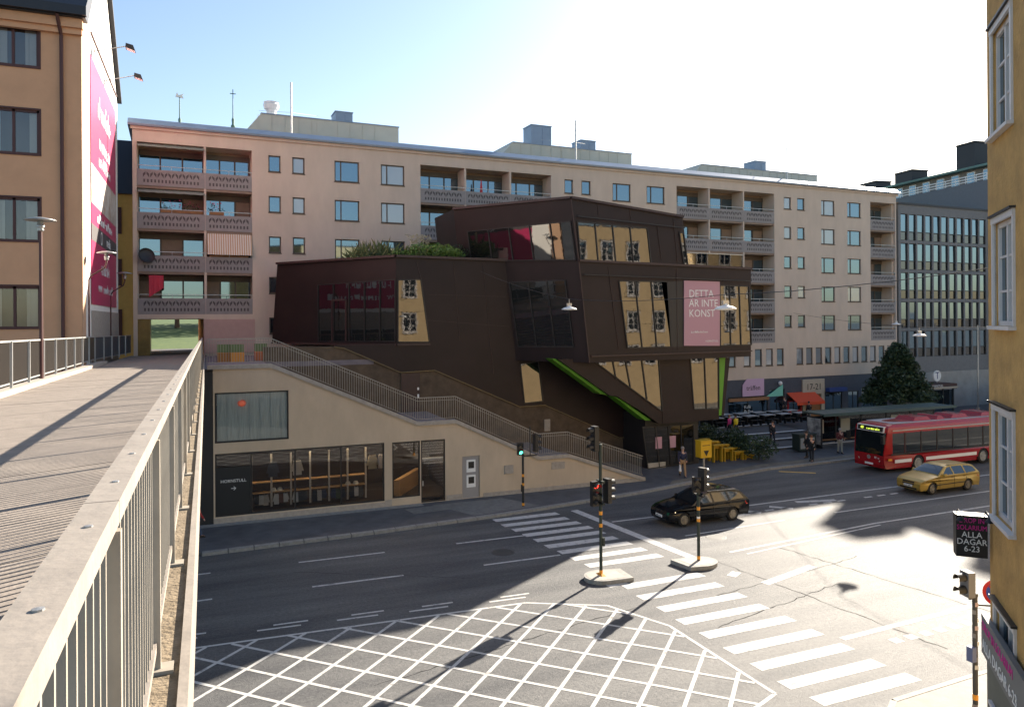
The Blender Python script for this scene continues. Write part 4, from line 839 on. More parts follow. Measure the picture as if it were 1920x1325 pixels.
MB().box(0, 30, .5, 14, 3.9, 20.9).build('core', M_GREYST, OF); MB().box(14.6, 15.6, -.6, .5, 3.9, 21.0).box(15.6, 30, -.8, .5, 3.9, 21.0).build('corner_wing', M_GREYST, OF)
MB().box(-.1, 30, -.1, 14, 20.95, 21.15).build('roof_edge', M_DARKROOF, OF)
MB().box(0, 30, -.15, .4, 0, 3.88).build('base_wall', mat('grey concrete', (.30, .29, .27), .85, var=.15, vscale=.8), OF)
q0 = ray(1690, 365); q1 = ray(1850, 333); A0 = Vector((q0[0]*95, q0[1]*95)); A1 = Vector((q1[0]*83, q1[1]*83)); ra = math.atan2(A1.y-A0.y, A1.x-A0.x)
RB = thing('hilltop_building', 'blue-grey building with green copper roof rising behind the office', 'building', (A0.x, A0.y, 0), ra)
MB().box(-16, 14, 0, 12, 0, 24.7).build('wall', mat('blue grey render', (.13, .145, .165), .85, var=.06), RB); MB().box(-14, 14, 2.2, 12, 24.7, 26.7).build('attic_wall', M_GREYST, RB)
for i in range(12): o = MB().box(-12+i*2.2, -10.9+i*2.2, 2.12, 2.2, 25.0, 26.4).build('window', M_WHITE, RB); MB().box(-11.9+i*2.2, -11.0+i*2.2, 2.08, 2.12, 25.1, 26.3).build('pane', M_GLASS, o)
MB().prism([(-15, 1.2, 26.6), (-15, 1.2, 26.85), (-15, 6.5, 28.0), (-15, 12.5, 27.0), (-15, 12.5, 26.6)], (29.5, 0, 0)).build('roof', M_COPPER, RB)
b = MB()
for z_ in (24.9, 25.2, 25.5): b.bar((-10, .05, z_), (14, .05, z_), .04, .09)
for i in range(18): b.box(-10+i*1.4, -9.95+i*1.4, .02, .08, 24.6, 25.55)
b.build('railing', M_WHITE, RB)
for s_, w_, h in ((-12.0, 3.0, .6), (-5.5, 3.0, .9), (4.5, 2.6, 2.4), (12.5, 1.9, 1.6)): MB().box(s_, s_+w_, 4, 6.5, 27.3, 27.9+h).box(s_-.1, s_+w_+.1, 3.9, 6.6, 27.9+h, 28.05+h).build('chimney', M_DARKROOF, RB)
# metro entrance
ME = thing('metro_entrance', 'metro station entrance with dark canopy at the foot of the office', 'entrance', abw(69.2, -.2, 0), rad(FANG))
MB().box(-.2, 4.6, -2.6, 0, 2.4, 2.9).build('canopy', flat('brown canopy', (.06, .025, .02)), ME); MB().box(-.2, 4.6, -2.66, -2.6, 2.45, 2.62).build('light_band', M_STONEW, ME)
for x in (0, 1.4, 2.8, 4.3): MB().box(x, x+.12, -2.4, -2.28, 0, 2.4).build('post', M_DKFRAME, ME)
MB().box(.1, 4.3, -2.35, -2.32, .1, 2.3).build('glass_doors', M_GLASS, ME); text('HORNSTULL', .3, M_WHITE, ME, (1.6, -2.67, 2.74), FACE_S)
t = thing('metro_sign', 'round white sign with blue letter T above the metro canopy', 'sign', abw(72.6, -1.5, 3.6), rad(FANG)); MB().lathe((0, 0, 0), [(0, -.05), (.55, -.05), (.55, .05), (0, .05)], 24).build('disc', M_WHITE, t).rotation_euler = (rad(90), 0, 0); text('T', 1.0, flat('metro blue', (.01, .02, .15)), t, (0, -.06, 0), FACE_S); MB().tube((0, 0, -.7), (0, 0, -.5), .04).build('stem', M_METAL, t)
o = at_ab(tag(MB().box(0, 22, -.2, 0, 0, 2.5).hexa([(0, -.2, 2.5), (22, -.2, 2.5), (22, 0, 2.5), (0, 0, 2.5), (0, -.2, 2.9), (22, -.2, 2.52), (22, 0, 2.52), (0, 0, 2.9)]).build('dark_hoarding', flat('dark maroon boards', (.02, .008, .01)), None, abw(74.2, -6, .1)), 'dark maroon boundary wall beside the metro entrance', 'wall'))
t = thing('street_pole', 'tall plain grey pole in front of the metro wall', 'pole', abw(75.2, -4, .1)); MB().tube((0, 0, 0), (0, 0, 8.6), .09, 10, .06).build('shaft', M_METAL, t); MB().lathe((0, 0, 0), [(.18, 0), (.18, .4), (.1, .45)], 10).build('base', M_METAL, t)

# ================================================================== OCHRE CORNER HOUSE
OC = (14.3, 10.15); OA = 46.8
OB = thing('ochre_house', 'rough ochre rendered corner house with white casement windows at the right edge', 'building', (OC[0], OC[1], 0), rad(OA))
def PO_(x, y): return PL(x, y, OC, OA)
ow = []
for q in [((1862, 65), (1897, 15), (1897, 225), (1862, 262)), ((1865, 425), (1900, 400), (1903, 610), (1866, 612)), ((1866, 770), (1901, 780), (1903, 1000), (1866, 965))]:
    P = [PO_(*p) for p in q]; s0 = (P[1][0]+P[2][0])/2; s1 = (P[0][0]+P[3][0])/2; zt = (P[0][1]+P[1][1])/2; zb = (P[2][1]+P[3][1])/2; ow.append((s0, s1, zb, zt))
ws_ = ow[0][1]-ow[0][0]
allw = [(s0-k*2.9, s1-k*2.9, zb, zt) for s0, s1, zb, zt in ow for k in range(3)]+[(ow[2][0]-k*2.9, ow[2][1]-k*2.9, ow[2][2]-3.6, ow[2][3]-3.75) for k in range(3)]
fo = lambda a, z, d: (a, d, z)
MB().wall([(-11, 0), (0, 0), (0, 19), (-11, 19)], [[(a, z0), (c, z0), (c, z1), (a, z1)] for a, c, z0, z1 in allw], fo, 0, -.35).build('wall', M_OCHRE, OB)
M_WFR = mat('white window paint', (.62, .58, .55), .6, var=.06)
def casement(parent, a, c, z0, z1, sgn=1):
    f = MB(); t = .09; m = (a+c)/2
    f.box(a-.1, c+.1, -.02, .05, z1, z1+.12).box(a-.1, a, -.02, .04, z0, z1).box(c, c+.1, -.02, .04, z0, z1)
    f.box(a, c, -.14, -.05, z1-t, z1).box(a, c, -.14, -.05, z0, z0+t)
    for x in (a, m-.05, c-t): f.box(x, x+t, -.14, -.05, z0, z1)
    for k in (1, 2):
        zz = z0+(z1-z0)*k/3; f.box(a, c, -.125, -.07, zz-.02, zz+.02)
    o = f.build('window', M_WFR, parent)
    MB().box(a, c, -.11, -.1, z0, z1).build('pane', M_GLASS, o); MB().box(a-.12, c+.12, -.1, .12, z0-.07, z0-.005).build('sill', M_WFR, o); MB().box(a-.14, c+.14, -.02, .1, z1+.121, z1+.16).build('drip_cap', M_DKFRAME, o)
    return o
for a, c, z0, z1 in allw: casement(OB, a, c, z0, z1)
# street wing facing the crossing (mirrored in the brown building's windows)
OS = thing('ochre_street_wing', 'ochre street front of the corner house along the near pavement', 'building', (OC[0], OC[1], 0))
sw = [(1.6+k*3.1, 1.6+k*3.1+1.35, z0, z0+2.0) for k in range(15) for z0 in (4.7, 8.3, 11.9, 15.5)]
MB().wall([(.0, 0), (50, 0), (50, 19), (.0, 19)], [[(a, z0), (c, z0), (c, z1), (a, z1)] for a, c, z0, z1 in sw], fo, -.003, -.35).build('wall', mat('pale ochre render', (.50, .365, .20), .95, var=.1, vscale=1.5), OS)
fmw = None
for a, c, z0, z1 in sw:
    if fmw is None:
        o = casement(OS, 0, 1.35, 0, 2.0); fmw = o
    else: o = copy_tree(fmw, OS)
    o.location = (a, 0, z0)
MB().box(.0, 50, -9, -.36, 18.9, 19.2).build('roof', M_DARKROOF, OS); MB().box(49.7, 50, -9, -.36, 0, 19).build('end_wall', M_OCHRE, OS)
MB().box(-11, 0, -8, -.36, 18.9, 19.2).build('roof', M_DARKROOF, OB)
MB().box(-11, .02, .003, .06, 0, 2.95).build('ground_floor_cladding', mat('grey green shop wall', (.10, .11, .09), .7, var=.1), OB)
fs0, fz0 = PO_(1857, 1100); fs1, fz1 = PO_(1915, 1170)
FSC = thing('shop_fascia', 'grey slanted shop fascia reading ALLA DAGAR on the ochre house', 'sign', (OC[0], OC[1], 0), rad(OA))
MB().box(-6, -.02, .062, .16, 2.9, 3.66).build('board', flat('fascia grey', (.16, .16, .155)), FSC)
text('ALLA DAGAR 6-23', .31, M_WHITE, FSC, (-.12, .165, 3.1), (rad(90), 0, rad(180)), align='LEFT')
text('DROP IN SOLARIUM', .25, flat('magenta letters', (.6, .02, .25)), FSC, (-.12, .165, 3.46), (rad(90), 0, rad(180)), align='LEFT')
# projecting sign box
SGN = thing('solarium_sign', 'black projecting box sign with hand-painted solarium lettering', 'sign', (OC[0], OC[1], 3.6), rad(OA))
a0 = PL(1787, 1000, OC, OA+90)[0]; a1 = PL(1862, 1000, OC, OA+90)[0]; zt = PL(1787, 957, OC, OA+90)[1]; zb = PL(1790, 1033, OC, OA+90)[1]
y0, y1 = min(a0, a1), max(a0, a1)
MB().box(-.32, -.02, max(.1, y0), y1, zb-3.6, zt-3.6).build('box', M_BLACK, SGN)
for i, (s_, c_) in enumerate((('DROP IN', 'magenta letters'), ('SOLARIUM', 'magenta letters'), ('ALLA', 0), ('DAGAR', 0), ('6-23', 0))):
    text(s_, .135 if i < 2 else .16, MATS[c_] if c_ else M_WHITE, SGN, (-.325, (max(.1, y0)+y1)/2, zt-3.6-.1-i*(zt-zb-.12)/5), (rad(90), 0, rad(-90)), sx=.8 if i < 2 else .95)
for yy in (max(.1, y0)+.03, y1-.03):
    MB().path([(-.17, yy, zt-3.6), (-.35, yy, zt-3.6+.12), (-.6, yy, zt-3.6+.05)], .012, 5).build('lamp_arm', M_BLACK, SGN); MB().lathe((-.62, yy, zt-3.6-.03), [(.02, .08), (.08, 0), (.075, -.01)], 10).build('spot_lamp', M_BLACK, SGN)

# ================================================================== STREET FURNITURE
def head(parent, x, y, z, ang, n=3, lit=None, back=False):
    """signal head facing direction ang (radians from +X)"""
    R_ = Matrix.Translation((x, y, z)) @ Matrix.Rotation(ang, 4, 'Z')
    h = n*.3
    def tr(b): b.v = [tuple(R_ @ Vector(v)) for v in b.v]; return b
    o = tr(MB().box(-.09, .09, -.15, .15, 0, h)).build('signal_head', flat('grey housing', (.16, .16, .165)) if back else M_BLACK, parent)
    for k in range(n):
        zc = .15+k*.3; v = MB()
        for i in range(9):
            a, c = math.pi*(i/9*1.2-.1), math.pi*((i+1)/9*1.2-.1)
            r = .115; v.add([(.09, r*math.cos(a), zc+r*math.sin(a)), (.3, r*math.cos(a), zc+r*math.sin(a)-.02), (.3, r*math.cos(c), zc+r*math.sin(c)-.02), (.09, r*math.cos(c), zc+r*math.sin(c))], [(0, 1, 2, 3)])
        tr(v).build('visor', M_BLACK, o)
        lm = MATS.get('signal %s' % lit) if (lit is not None and k == {'red': n-1, 'green': 0}[lit]) else flat('dark lens', (.03, .03, .03), .2)
        tr(MB().tube((.085, 0, zc), (.1, 0, zc), .1, 14)).build('lens', lm, o)
    return o
mat('signal red', (.5, .02, .02), .4, emit=(1, .05, .03), estr=.8); mat('signal green', (.05, .5, .3), .4, emit=(.1, 1, .6), estr=1.2)
def signal_pole(name, label, x, y, z0, ht, bands, m=M_GREENPOLE):
    t = thing('traffic_light', label, 'traffic light', (x, y, z0), 0, 'traffic lights at the crossing')
    MB().tube((0, 0, 0), (0, 0, ht), .06, 12).lathe((0, 0, ht), [(.07, 0), (.07, .08), (0, .1)], 12).build('pole', m, t)
    for zb_ in bands: MB().tube((0, 0, zb_), (0, 0, zb_+.13), .066, 12).build('orange_band', M_ORBAND, t)
    return t
P1 = G(1127, 1077, .15); P2 = G(1310, 1050, .15)
toCam = math.atan2(-P1[1], -P1[0])
T1 = signal_pole('t', 'tall traffic light on the nearer rounded island with three signal heads', P1[0], P1[1], .15, 4.7, (.05, 2.2, 1.75))
MB().box(-.05, .05, -.25, .25, 2.6, 2.66).box(-.05, .05, -.25, .25, 3.4, 3.46).box(.06, .14, -.06, .06, 1.05, 1.35).build('bracket', M_GREENPOLE, T1)
MB().hexa([(-.1, -.25, 0), (.1, -.25, 0), (.1, .25, 0), (-.1, .25, 0), (-.03, -.1, .06), (.03, -.1, .06), (.03, .1, .06), (-.03, .1, .06)]).build('foot', M_ORBAND, T1)
head(T1, -.25, -.02, 2.55, toCam+rad(35), 3, 'red'); head(T1, .3, .02, 2.6, rad(10), 3); head(T1, -.2, .05, 4.55, rad(185), 3)
T2 = signal_pole('t', 'traffic light on the farther island in front of the black car', P2[0], P2[1], .15, 2.6, (.05, 1.95, 1.5))
MB().tube((0, 0, 1.62), (0, 0, 1.7), .066, 12).build('white_band', M_WHITE, T2); MB().box(-.04, .04, -.3, .3, 2.5, 2.56).build('bracket', M_BLACK, T2)
head(T2, -.12, -.05, 2.65, rad(250), 2); head(T2, .28, .1, 2.65, rad(15), 3)
P0 = G(981, 949, .12)
T0 = signal_pole('t', 'traffic light on the pavement by the cream wall showing a green man', P0[0], P0[1], .12, 2.55, (.05, 1.05, 1.5), M_BLACK)
MB().box(-.04, .75, -.04, .04, 2.5, 2.56).box(-.1, -.05, -.06, .06, .75, 1.1).build('bracket', M_BLACK, T0); head(T0, -.15, 0, 2.6, toCam+rad(20), 2, 'green'); head(T0, .7, 0, 2.7, rad(5), 3); MB().tube((.4, 0, 2.5), (.4, 0, 4.0), .03, 8).build('stem', M_BLACK, T0)
P3 = G(1829, 1318, .12)
T3 = signal_pole('t', 'traffic light seen from behind at the lower right with stickers on its pole', P3[0], P3[1], .12, 2.6, (.1,), flat('sticker pole', (.05, .05, .048)))
random.seed(9)
for i in range(9):
    a = random.uniform(3.4, 5.2); z_ = .9+i*.19; MB().box(-.04, .04, -.004, .004, -.05, .05).build('sticker', flat('sticker%d' % (i % 3), [(.5, .5, .48), (.2, .2, .2), (.4, .3, .3)][i % 3]), T3, (.064*math.cos(a), .064*math.sin(a), z_)).rotation_euler = (0, 0, a+math.pi/2)
MB().box(-.2, -.06, -.08, .08, 1.05, 1.4).build('push_button', flat('blue box', (.1, .13, .25)), T3)
MB().box(-.2, .0, -.02, .02, 2.55, 2.6).build('bracket', M_BLACK, T3)
o = head(T3, -.18, .05, 2.62, rad(165), 2, None, True)
MB().tube((0, 0, 2.4), (.75, -.2, 2.3), .022, 6).build('sign_arm', M_BLACK, T3)
NS = thing('no_parking_sign', 'round blue no-stopping sign with red rim half hidden by the ochre house', 'sign', (P3[0]+.62, P3[1]-.15, 2.75)); NS.rotation_euler = (0, 0, math.atan2(P3[1], P3[0])-rad(90))
def disc(r, y0, m, nm): o = MB().tube((0, y0, 0), (0, y0+.008, 0), r, 28).build(nm, m, NS); return o
disc(.33, 0, M_REDL, 'rim'); disc(.25, -.008, flat('sign blue', (.02, .06, .3)), 'face'); MB().hexa([(-.2, -.016, .14), (-.14, -.016, .2), (.2, -.016, -.14), (.14, -.016, -.2), (-.2, -.01, .14), (-.14, -.01, .2), (.2, -.01, -.14), (.14, -.01, -.2)]).build('bar', M_REDL, NS)
def island(name, pts, label):
    o = MB().prism([(x, y, 0) for x, y in pts], (0, 0, .15)); o = o.build('traffic_island', M_KERB); tag(o, label, 'island', 'traffic islands')
    cx, cy = sum(p[0] for p in pts)/len(pts), sum(p[1] for p in pts)/len(pts)
    MB().prism([(cx+(x-cx)*.78, cy+(y-cy)*.78, .15) for x, y in pts], (0, 0, .006)).build('paving', mat('island paving', (.34, .32, .28), .85, var=.15), o)
c = [(P1[0]+.05+.72*math.cos(a)*1.0, P1[1]-.05+.62*math.sin(a)) for a in [rad(90+i*15) for i in range(13)]]+[(P1[0]+.95, P1[1]-.72), (P1[0]+1.0, P1[1]+.35)]
island('i', c, 'low rounded kerb island under the tall traffic light')
c = [(P2[0]-.05+.75*math.cos(a), P2[1]-.1+.6*math.sin(a)) for a in [rad(-90+i*15) for i in range(13)]]+[(P2[0]-.95, P2[1]+.5), (P2[0]-.75, P2[1]-.55)]
island('i', c, 'low rounded kerb island under the farther traffic light')
# hanging street lamps and wires
def hang(x, y, z, label, s_=1.0):
    t = thing('hanging_lamp', label, 'street lamp', (x, y, z), 0, 'lamps hung over the street')
    MB().lathe((0, 0, 0), [(0, -.02), (.2, -.03), (.36, 0), (.36, .03), (.25, .09), (.1, .13), (.06, .2), (0, .22)], 20).build('dish', M_WHITE, t, smooth=True); MB().box(-.12, .12, -.05, .05, .16, .3).tube((0, 0, .3), (0, 0, .5), .015, 6).build('gear', M_METAL, t)
hang(15.9, 31.8, 9.98, 'white dish lamp hung before the left corner of the brown building'); hang(16.3, 20.8, 9.82, 'white dish lamp hung before the pink poster'); hang(37.4, 30.6, 8.45, 'white dish lamp hung over the bus lane'); X_, z_ = PY(1680, 606, 46); hang(X_, 46, z_-.1, 'small blue-grey dish lamp hung by the right loggias')
def wire(a, c, label, sag=.15):
    a, c = Vector(a), Vector(c); pts = [a.lerp(c, i/12)-Vector((0, 0, sag*4*(i/12)*(1-i/12))) for i in range(13)]
    b = MB(); b.path(pts, .012, 5); tag(b.build('lamp_wire', M_BLACK), label, 'wire', 'street lamp wires')
wire((15.9, 31.8, 10.48), (16.3, 20.8, 10.32), 'thin wire between the two lamps before the brown building'); wire((15.9, 31.8, 10.48), (14.0, 38.9, 12.2), 'thin wire from the left lamp up to the brown wall'); wire((16.3, 20.8, 10.32), (17.0, 10.2, 10.8), 'thin wire from the lamp towards the ochre house')
wire((37.4, 30.6, 8.95), abw(55, 0, 10.0), 'thin wire from the bus lane lamp to the long block'); wire((37.4, 30.6, 8.95), (34, 10.2, 9.6), 'thin wire from the bus lane lamp across the road')
# bus shelter
BS = thing('bus_shelter', 'glass bus shelter with long dark green roof behind the bus', 'bus shelter', (40.6, 41.0, .12))
b = MB()
for i in range(11): b.box(i*1.2, i*1.2+1.17, -.1, 1.9, 2.45+.0, 2.55)
b.box(-.1, 13.3, -.15, -.1, 2.38, 2.58).box(-.1, 13.3, 1.9, 1.95, 2.38, 2.58); b.build('roof', mat('green shelter roof', (.05, .085, .08), .4), BS)
for i in range(6):
    x = i*2.55+.1; MB().box(x, x+.08, 1.5, 1.58, 0, 2.45).build('post', M_DKFRAME, BS)
    if i < 5: MB().box(x+.1, x+2.5, 1.53, 1.55, .25, 2.2).build('glass_panel', M_CLEAR, BS)
    if i in (0, 1, 3): MB().box(x+.5, x+1.4, 1.49, 1.52, .9, 1.9).build('poster', flat('poster paper%d' % i, [(.45, .4, .33), (.4, .38, .3), 0, (.5, .48, .45)][i]), BS)
MB().box(-.1, 0, .1, 1.5, .1, 2.3).build('advert_frame', M_DKFRAME, BS); MB().box(-.13, -.1, .18, 1.42, .35, 2.2).build('advert', mat('advert print', (.5, .48, .46), .4, col2=(.08, .07, .08), vscale=2.2), BS); MB().box(.5, 9, 1.2, 1.45, .42, .47).build('bench', M_WOOD, BS)
# litter box, post box, benches, plants
t = thing('post_box', 'bright yellow post box on a leg outside the entrance', 'post box', (28.75, 38.9, .12)); MB().box(-.4, .4, -.28, .28, .75, 1.75).box(-.42, .42, -.3, .3, 1.75, 1.82).build('box', M_YELLOW, t); MB().box(-.05, .05, -.05, .05, 0, .75).build('leg', M_METAL, t); MB().prism([(-.2, -.285, 1.2), (.2, -.285, 1.2), (0, -.285, .85)], (0, -.01, 0)).build('emblem', M_DKFRAME, t); MB().box(-.28, .28, -.29, -.28, 1.5, 1.54).build('slot', M_BLACK, t)
t = thing('litter_bins', 'dark recycling box with pale panels near the bus stop', 'bin', (38.3, 40.9, .12)); MB().box(0, 1.5, 0, .7, .1, 1.2).box(-.04, 1.54, -.04, .74, 1.2, 1.27).build('body', flat('bin green', (.02, .03, .025)), t); MB().box(.1, .6, -.015, 0, .25, 1.0).box(.8, 1.35, -.015, 0, .25, 1.0).build('panel', flat('bin panel', (.3, .3, .28)), t)
YSs = thing('yellow_steps', 'yellow stepped timber seating beside the shrubs', 'seating', (30.6, 40.3, .12))
for i in range(5):
    for j in range(4): hz = 1.15-.27*j+.14*(i % 2); MB().box(j*.85+.06*i, j*.85+.78+.06*i, i*.55, i*.55+.34, hz-.09, hz).box(j*.85+.06*i+.05, j*.85+.12+.06*i, i*.55+.05, i*.55+.3, 0, hz-.09).box(j*.85+.66+.06*i, j*.85+.73+.06*i, i*.55+.05, i*.55+.3, 0, hz-.09).box(j*.85+.06*i, j*.85+.78+.06*i, i*.55+.3, i*.55+.34, hz-.3, hz-.09).build('bench', flat('dull yellow', (.42, .25, .012)), YSs)
def shrub(x, y, z, r, h, n, m, label, sz=.09):
    t = thing('shrub', label, 'shrub', (x, y, z), 0, 'shrubs by the plaza'); MB().tube((0, 0, 0), (0, 0, h*.4), .05, 6).build('stem', M_BARK, t); b = MB(); leaves(b, (0, 0, h*.5), (r, r, h*.5), n, sz, fill=.45); b.build('foliage', m, t)
random.seed(21)
for x, y, r, h, lb in ((34.0, 40.0, 1.25, 1.7, 'dense dark shrub at the front of the planting'), (33.3, 41.6, 1.1, 2.0, 'dark shrub behind the front one'), (32.6, 43.2, 1.2, 2.0, 'dark shrub in the middle of the planting'), (33.2, 45.0, 1.3, 1.9, 'dark shrub nearest the cafe tables'), (34.3, 42.6, .9, 1.5, 'pale-flowered shrub at the edge of the planting')): shrub(x, y, .12, r, h, 1300, M_LEAFD, lb, .1)
# street tree
TX, TY = abw(62.6, -5.0, 0)[:2]
t = thing('street_tree', 'dense dark cone-shaped street tree behind the bus shelter', 'tree', (TX, TY, .12)); MB().tube((0, 0, 0), (0, 0, 3.4), .2, 10, .1).tube((0, 0, 2), (.9, .3, 3.4), .07, 6).tube((0, 0, 2), (-.8, -.2, 3.5), .07, 6).build('trunk', M_BARK, t)
b = MB(); random.seed(4)
for i in range(150):
    hh = random.random()**1.3; r = 3.3*(1-hh)**.95; a = random.random()*6.28; q = r*math.sqrt(random.uniform(.25, 1)); leaves(b, (q*math.cos(a), q*math.sin(a), 1.9+hh*4.9), (.7, .7, .5), 110, .17, fill=.5)
b.build('crown', M_LEAFD, t)
# cafe tables
tm = None; random.seed(2)
for i in range(12):
    x, y = 38.3+(i % 6)*1.75+.4*(i//6), 50.2+(i//6)*1.6
    lb = '%s cafe table in the %s row on the terrace' % (['leftmost', 'second', 'third', 'fourth', 'fifth', 'rightmost'][i % 6], ['front', 'back'][i//6])
    if tm is None:
        tm = thing('cafe_table', lb, 'table', (x, y, .72), 0, 'cafe tables on the terrace'); MB().box(-.6, .6, -.38, .38, .7, .74).build('table_top', flat('table top', (.4, .4, .4)), tm)
        for sx in (-.5, .5): MB().box(sx-.03, sx+.03, -.3, .3, 0, .7).build('leg', M_BLACK, tm)
        for sy in (-.7, .7): MB().box(-.55, .55, sy-.15, sy+.15, .42, .46).box(-.5, -.45, sy-.12, sy+.12, 0, .42).box(.45, .5, sy-.12, sy+.12, 0, .42).build('bench', M_BLACK, tm)
    else: o = copy_tree(tm); o.location = (x, y, .72); o['label'] = lb
# terrace furniture by the bridge end
for i, (x, y, c, lb) in enumerate(((.9, 44.5, (.3, .12, .02), 'orange cube chair on the upper terrace'), (1.6, 44.3, (.55, .22, .03), 'second orange cube chair on the upper terrace'), (2.9, 45, (.5, .12, .03), 'red-orange cube chair by the terrace plants'))):
    t = thing('cube_chair', lb, 'chair', (x, y, 7.3), 0, 'seats on the upper terrace'); MB().box(-.35, .35, -.3, .3, 0, .5).build('seat', flat('seat%d' % i, c), t); MB().box(-.35, .35, .25, .32, .5, .95).build('backrest', flat('lime back', (.10, .15, .05)), t)

# ================================================================== VEHICLES
def vehicle(name, label, cat, loc_, prof, belt, wins, wheels, wfun, L_, mb, wheel_r, crown=.035, ws=None, rw=None, rim=M_RIM, base_z=.25):
    """front faces -x; prof = silhouette from front bottom over the roof to rear bottom"""
    t = thing(name, label, cat, loc_)
    zb = base_z; bot = [(L_-.05, zb)]
    for cx in sorted(wheels, reverse=True):
        R = wheel_r+.05; bot += [(cx+R*math.cos(a), max(zb, wheel_r+R*math.sin(a))) for a in [math.pi*i/10 for i in range(11)]]
    bot.append((.05, zb))
    lowtop = [p for p in prof if p[1] <= belt+1e-6]; i0 = next(i for i, p in enumerate(prof) if p[1] > belt); i1 = max(i for i, p in enumerate(prof) if p[1] > belt)
    def cut(a, c): k = (belt-a[1])/(c[1]-a[1]); return (a[0]+(c[0]-a[0])*k, belt)
    f_ = cut(prof[i0-1], prof[i0]); r_ = cut(prof[i1], prof[i1+1])
    lower = bot[::-1]+[p for p in prof[i1+1:]][::-1]+[r_, f_]+prof[:i0][::-1]
    # order: walk bottom front->rear, then up the rear, along the belt to the front, down the nose
    lower = bot[::-1]+prof[i1+1:][::-1]+[r_]+[f_]+prof[:i0][::-1]
    seen = []
    for p in lower:
        if not seen or math.hypot(p[0]-seen[-1][0], p[1]-seen[-1][1]) > 1e-3: seen.append(p)
    lower = seen; upper = [f_]+prof[i0:i1+1]+[r_]
    b = MB()
    for sg in (-1, 1):
        for poly, hol in ((lower, []), (upper, wins)):
            b.wall(poly, hol, lambda a, z, d: (a, sg*(wfun(a, z)-d), z), 0, .03)
    n = 8; ring = []
    for x, z in prof:
        w_ = wfun(x, z); ring.append([(x, -w_+2*w_*j/n, z+crown*(1-(2*j/n-1)**4)*(1 if z > .5 else 0)) for j in range(n+1)])
    for a, c in zip(ring[:-1], ring[1:]):
        for j in range(n): b.add([a[j], a[j+1], c[j+1], c[j]], [(0, 1, 2, 3)])
    b.box(.3, L_-.3, -wfun(L_/2, .4)+.12, wfun(L_/2, .4)-.12, zb-.02, zb+.25)
    body = b.build('body', mb, t, smooth=True); body.data.set_sharp_from_angle(angle=rad(32))
    for e in wins:
        for sg in (-1, 1): MB().wall(e, [], lambda a, z, d: (a, sg*(wfun(a, z)-d), z), .012, .02).build('side_window', M_CARGL, t)
    for nm, seg in (('windscreen', ws), ('rear_window', rw)):
        if seg:
            g = MB(); rows = []
            for q_, (x, z) in enumerate(seg):
                a_, c_ = seg[max(0, q_-1)], seg[min(len(seg)-1, q_+1)]; d = Vector((c_[1]-a_[1], 0, -(c_[0]-a_[0]))).normalized(); d = -d if (d.x > 0) == (nm == 'windscreen') else d
                w_ = wfun(x, z)-.07; rows.append([Vector((x, -w_+2*w_*j/n, z+crown*(1-((-w_+2*w_*j/n)/wfun(x, z))**4)))+d*.014 for j in range(n+1)])
            for ra_, rb_ in zip(rows[:-1], rows[1:]):
                for j in range(n): g.add([ra_[j], ra_[j+1], rb_[j+1], rb_[j]], [(0, 1, 2, 3)])
            g.build(nm, M_CARGL, t)
    for cx in wheels:
        for sg in (-1, 1):
            yw = sg*(wfun(cx, .4)-.12); s_ = sg
            wv_ = MB(); prof_w = [(wheel_r*.66, .1), (wheel_r*.95, .1), (wheel_r, .06), (wheel_r, -.08), (wheel_r*.66, -.1)]
            wv_.lathe((0, 0, 0), prof_w, 22); wv_.v = [(x+cx, yw+s_*z, y+wheel_r) for x, y, z in wv_.v]; wo = wv_.build('wheel', M_TYRE, t, smooth=True)
            r2 = MB(); r2.lathe((0, 0, 0), [(wheel_r*.68, .09), (wheel_r*.62, .1), (wheel_r*.6, .05), (wheel_r*.1, .045), (wheel_r*.1, .09), (0, .09)], 22)
            for k in range(5):
                a = 2*math.pi*k/5; r2.bar((wheel_r*.08*math.cos(a), wheel_r*.08*math.sin(a), .075), (wheel_r*.62*math.cos(a), wheel_r*.62*math.sin(a), .075), wheel_r*.16, .03)
            r2.v = [(x+cx, yw+s_*z, y+wheel_r) for x, y, z in r2.v]; r2.build('rim', rim, wo)
            MB().box(cx-wheel_r*1.1, cx+wheel_r*1.1, yw-.12 if s_ > 0 else yw+.1, yw-.1 if s_ > 0 else yw+.12, zb, wheel_r*2.05).build('wheel_well', M_BLACK, t)
    return t
def carw(hw):
    def f(x, z):
        w_ = hw*(.95+.05*min(1, z/.55)) if z < .93 else hw*(1-.30*(z-.93)/.5)
        if x < .7: w_ -= .17*hw*((.7-x)/.7)**2
        if x > 4.0: w_ -= .08*hw*((x-4.0)/.5)**2
        return w_
    return f
CP = [(.08, .22), (.0, .36), (.0, .55), (.06, .68), (.3, .78), (.8, .88), (1.22, .945), (1.6, 1.17), (1.98, 1.365), (2.35, 1.43), (3.0, 1.44), (3.6, 1.41), (4.05, 1.34), (4.28, 1.12), (4.42, .97), (4.5, .85), (4.5, .5), (4.42, .22)]
def wins_(dz=0): return [[(1.55, .985), (2.03, 1.31), (2.33, 1.365), (2.38, .985)], [(2.46, .985), (2.42, 1.37), (3.22, 1.365), (3.28, .985)], [(3.36, .985), (3.31, 1.36), (3.7, 1.33), (4.02, 1.26), (4.2, 1.02)]]
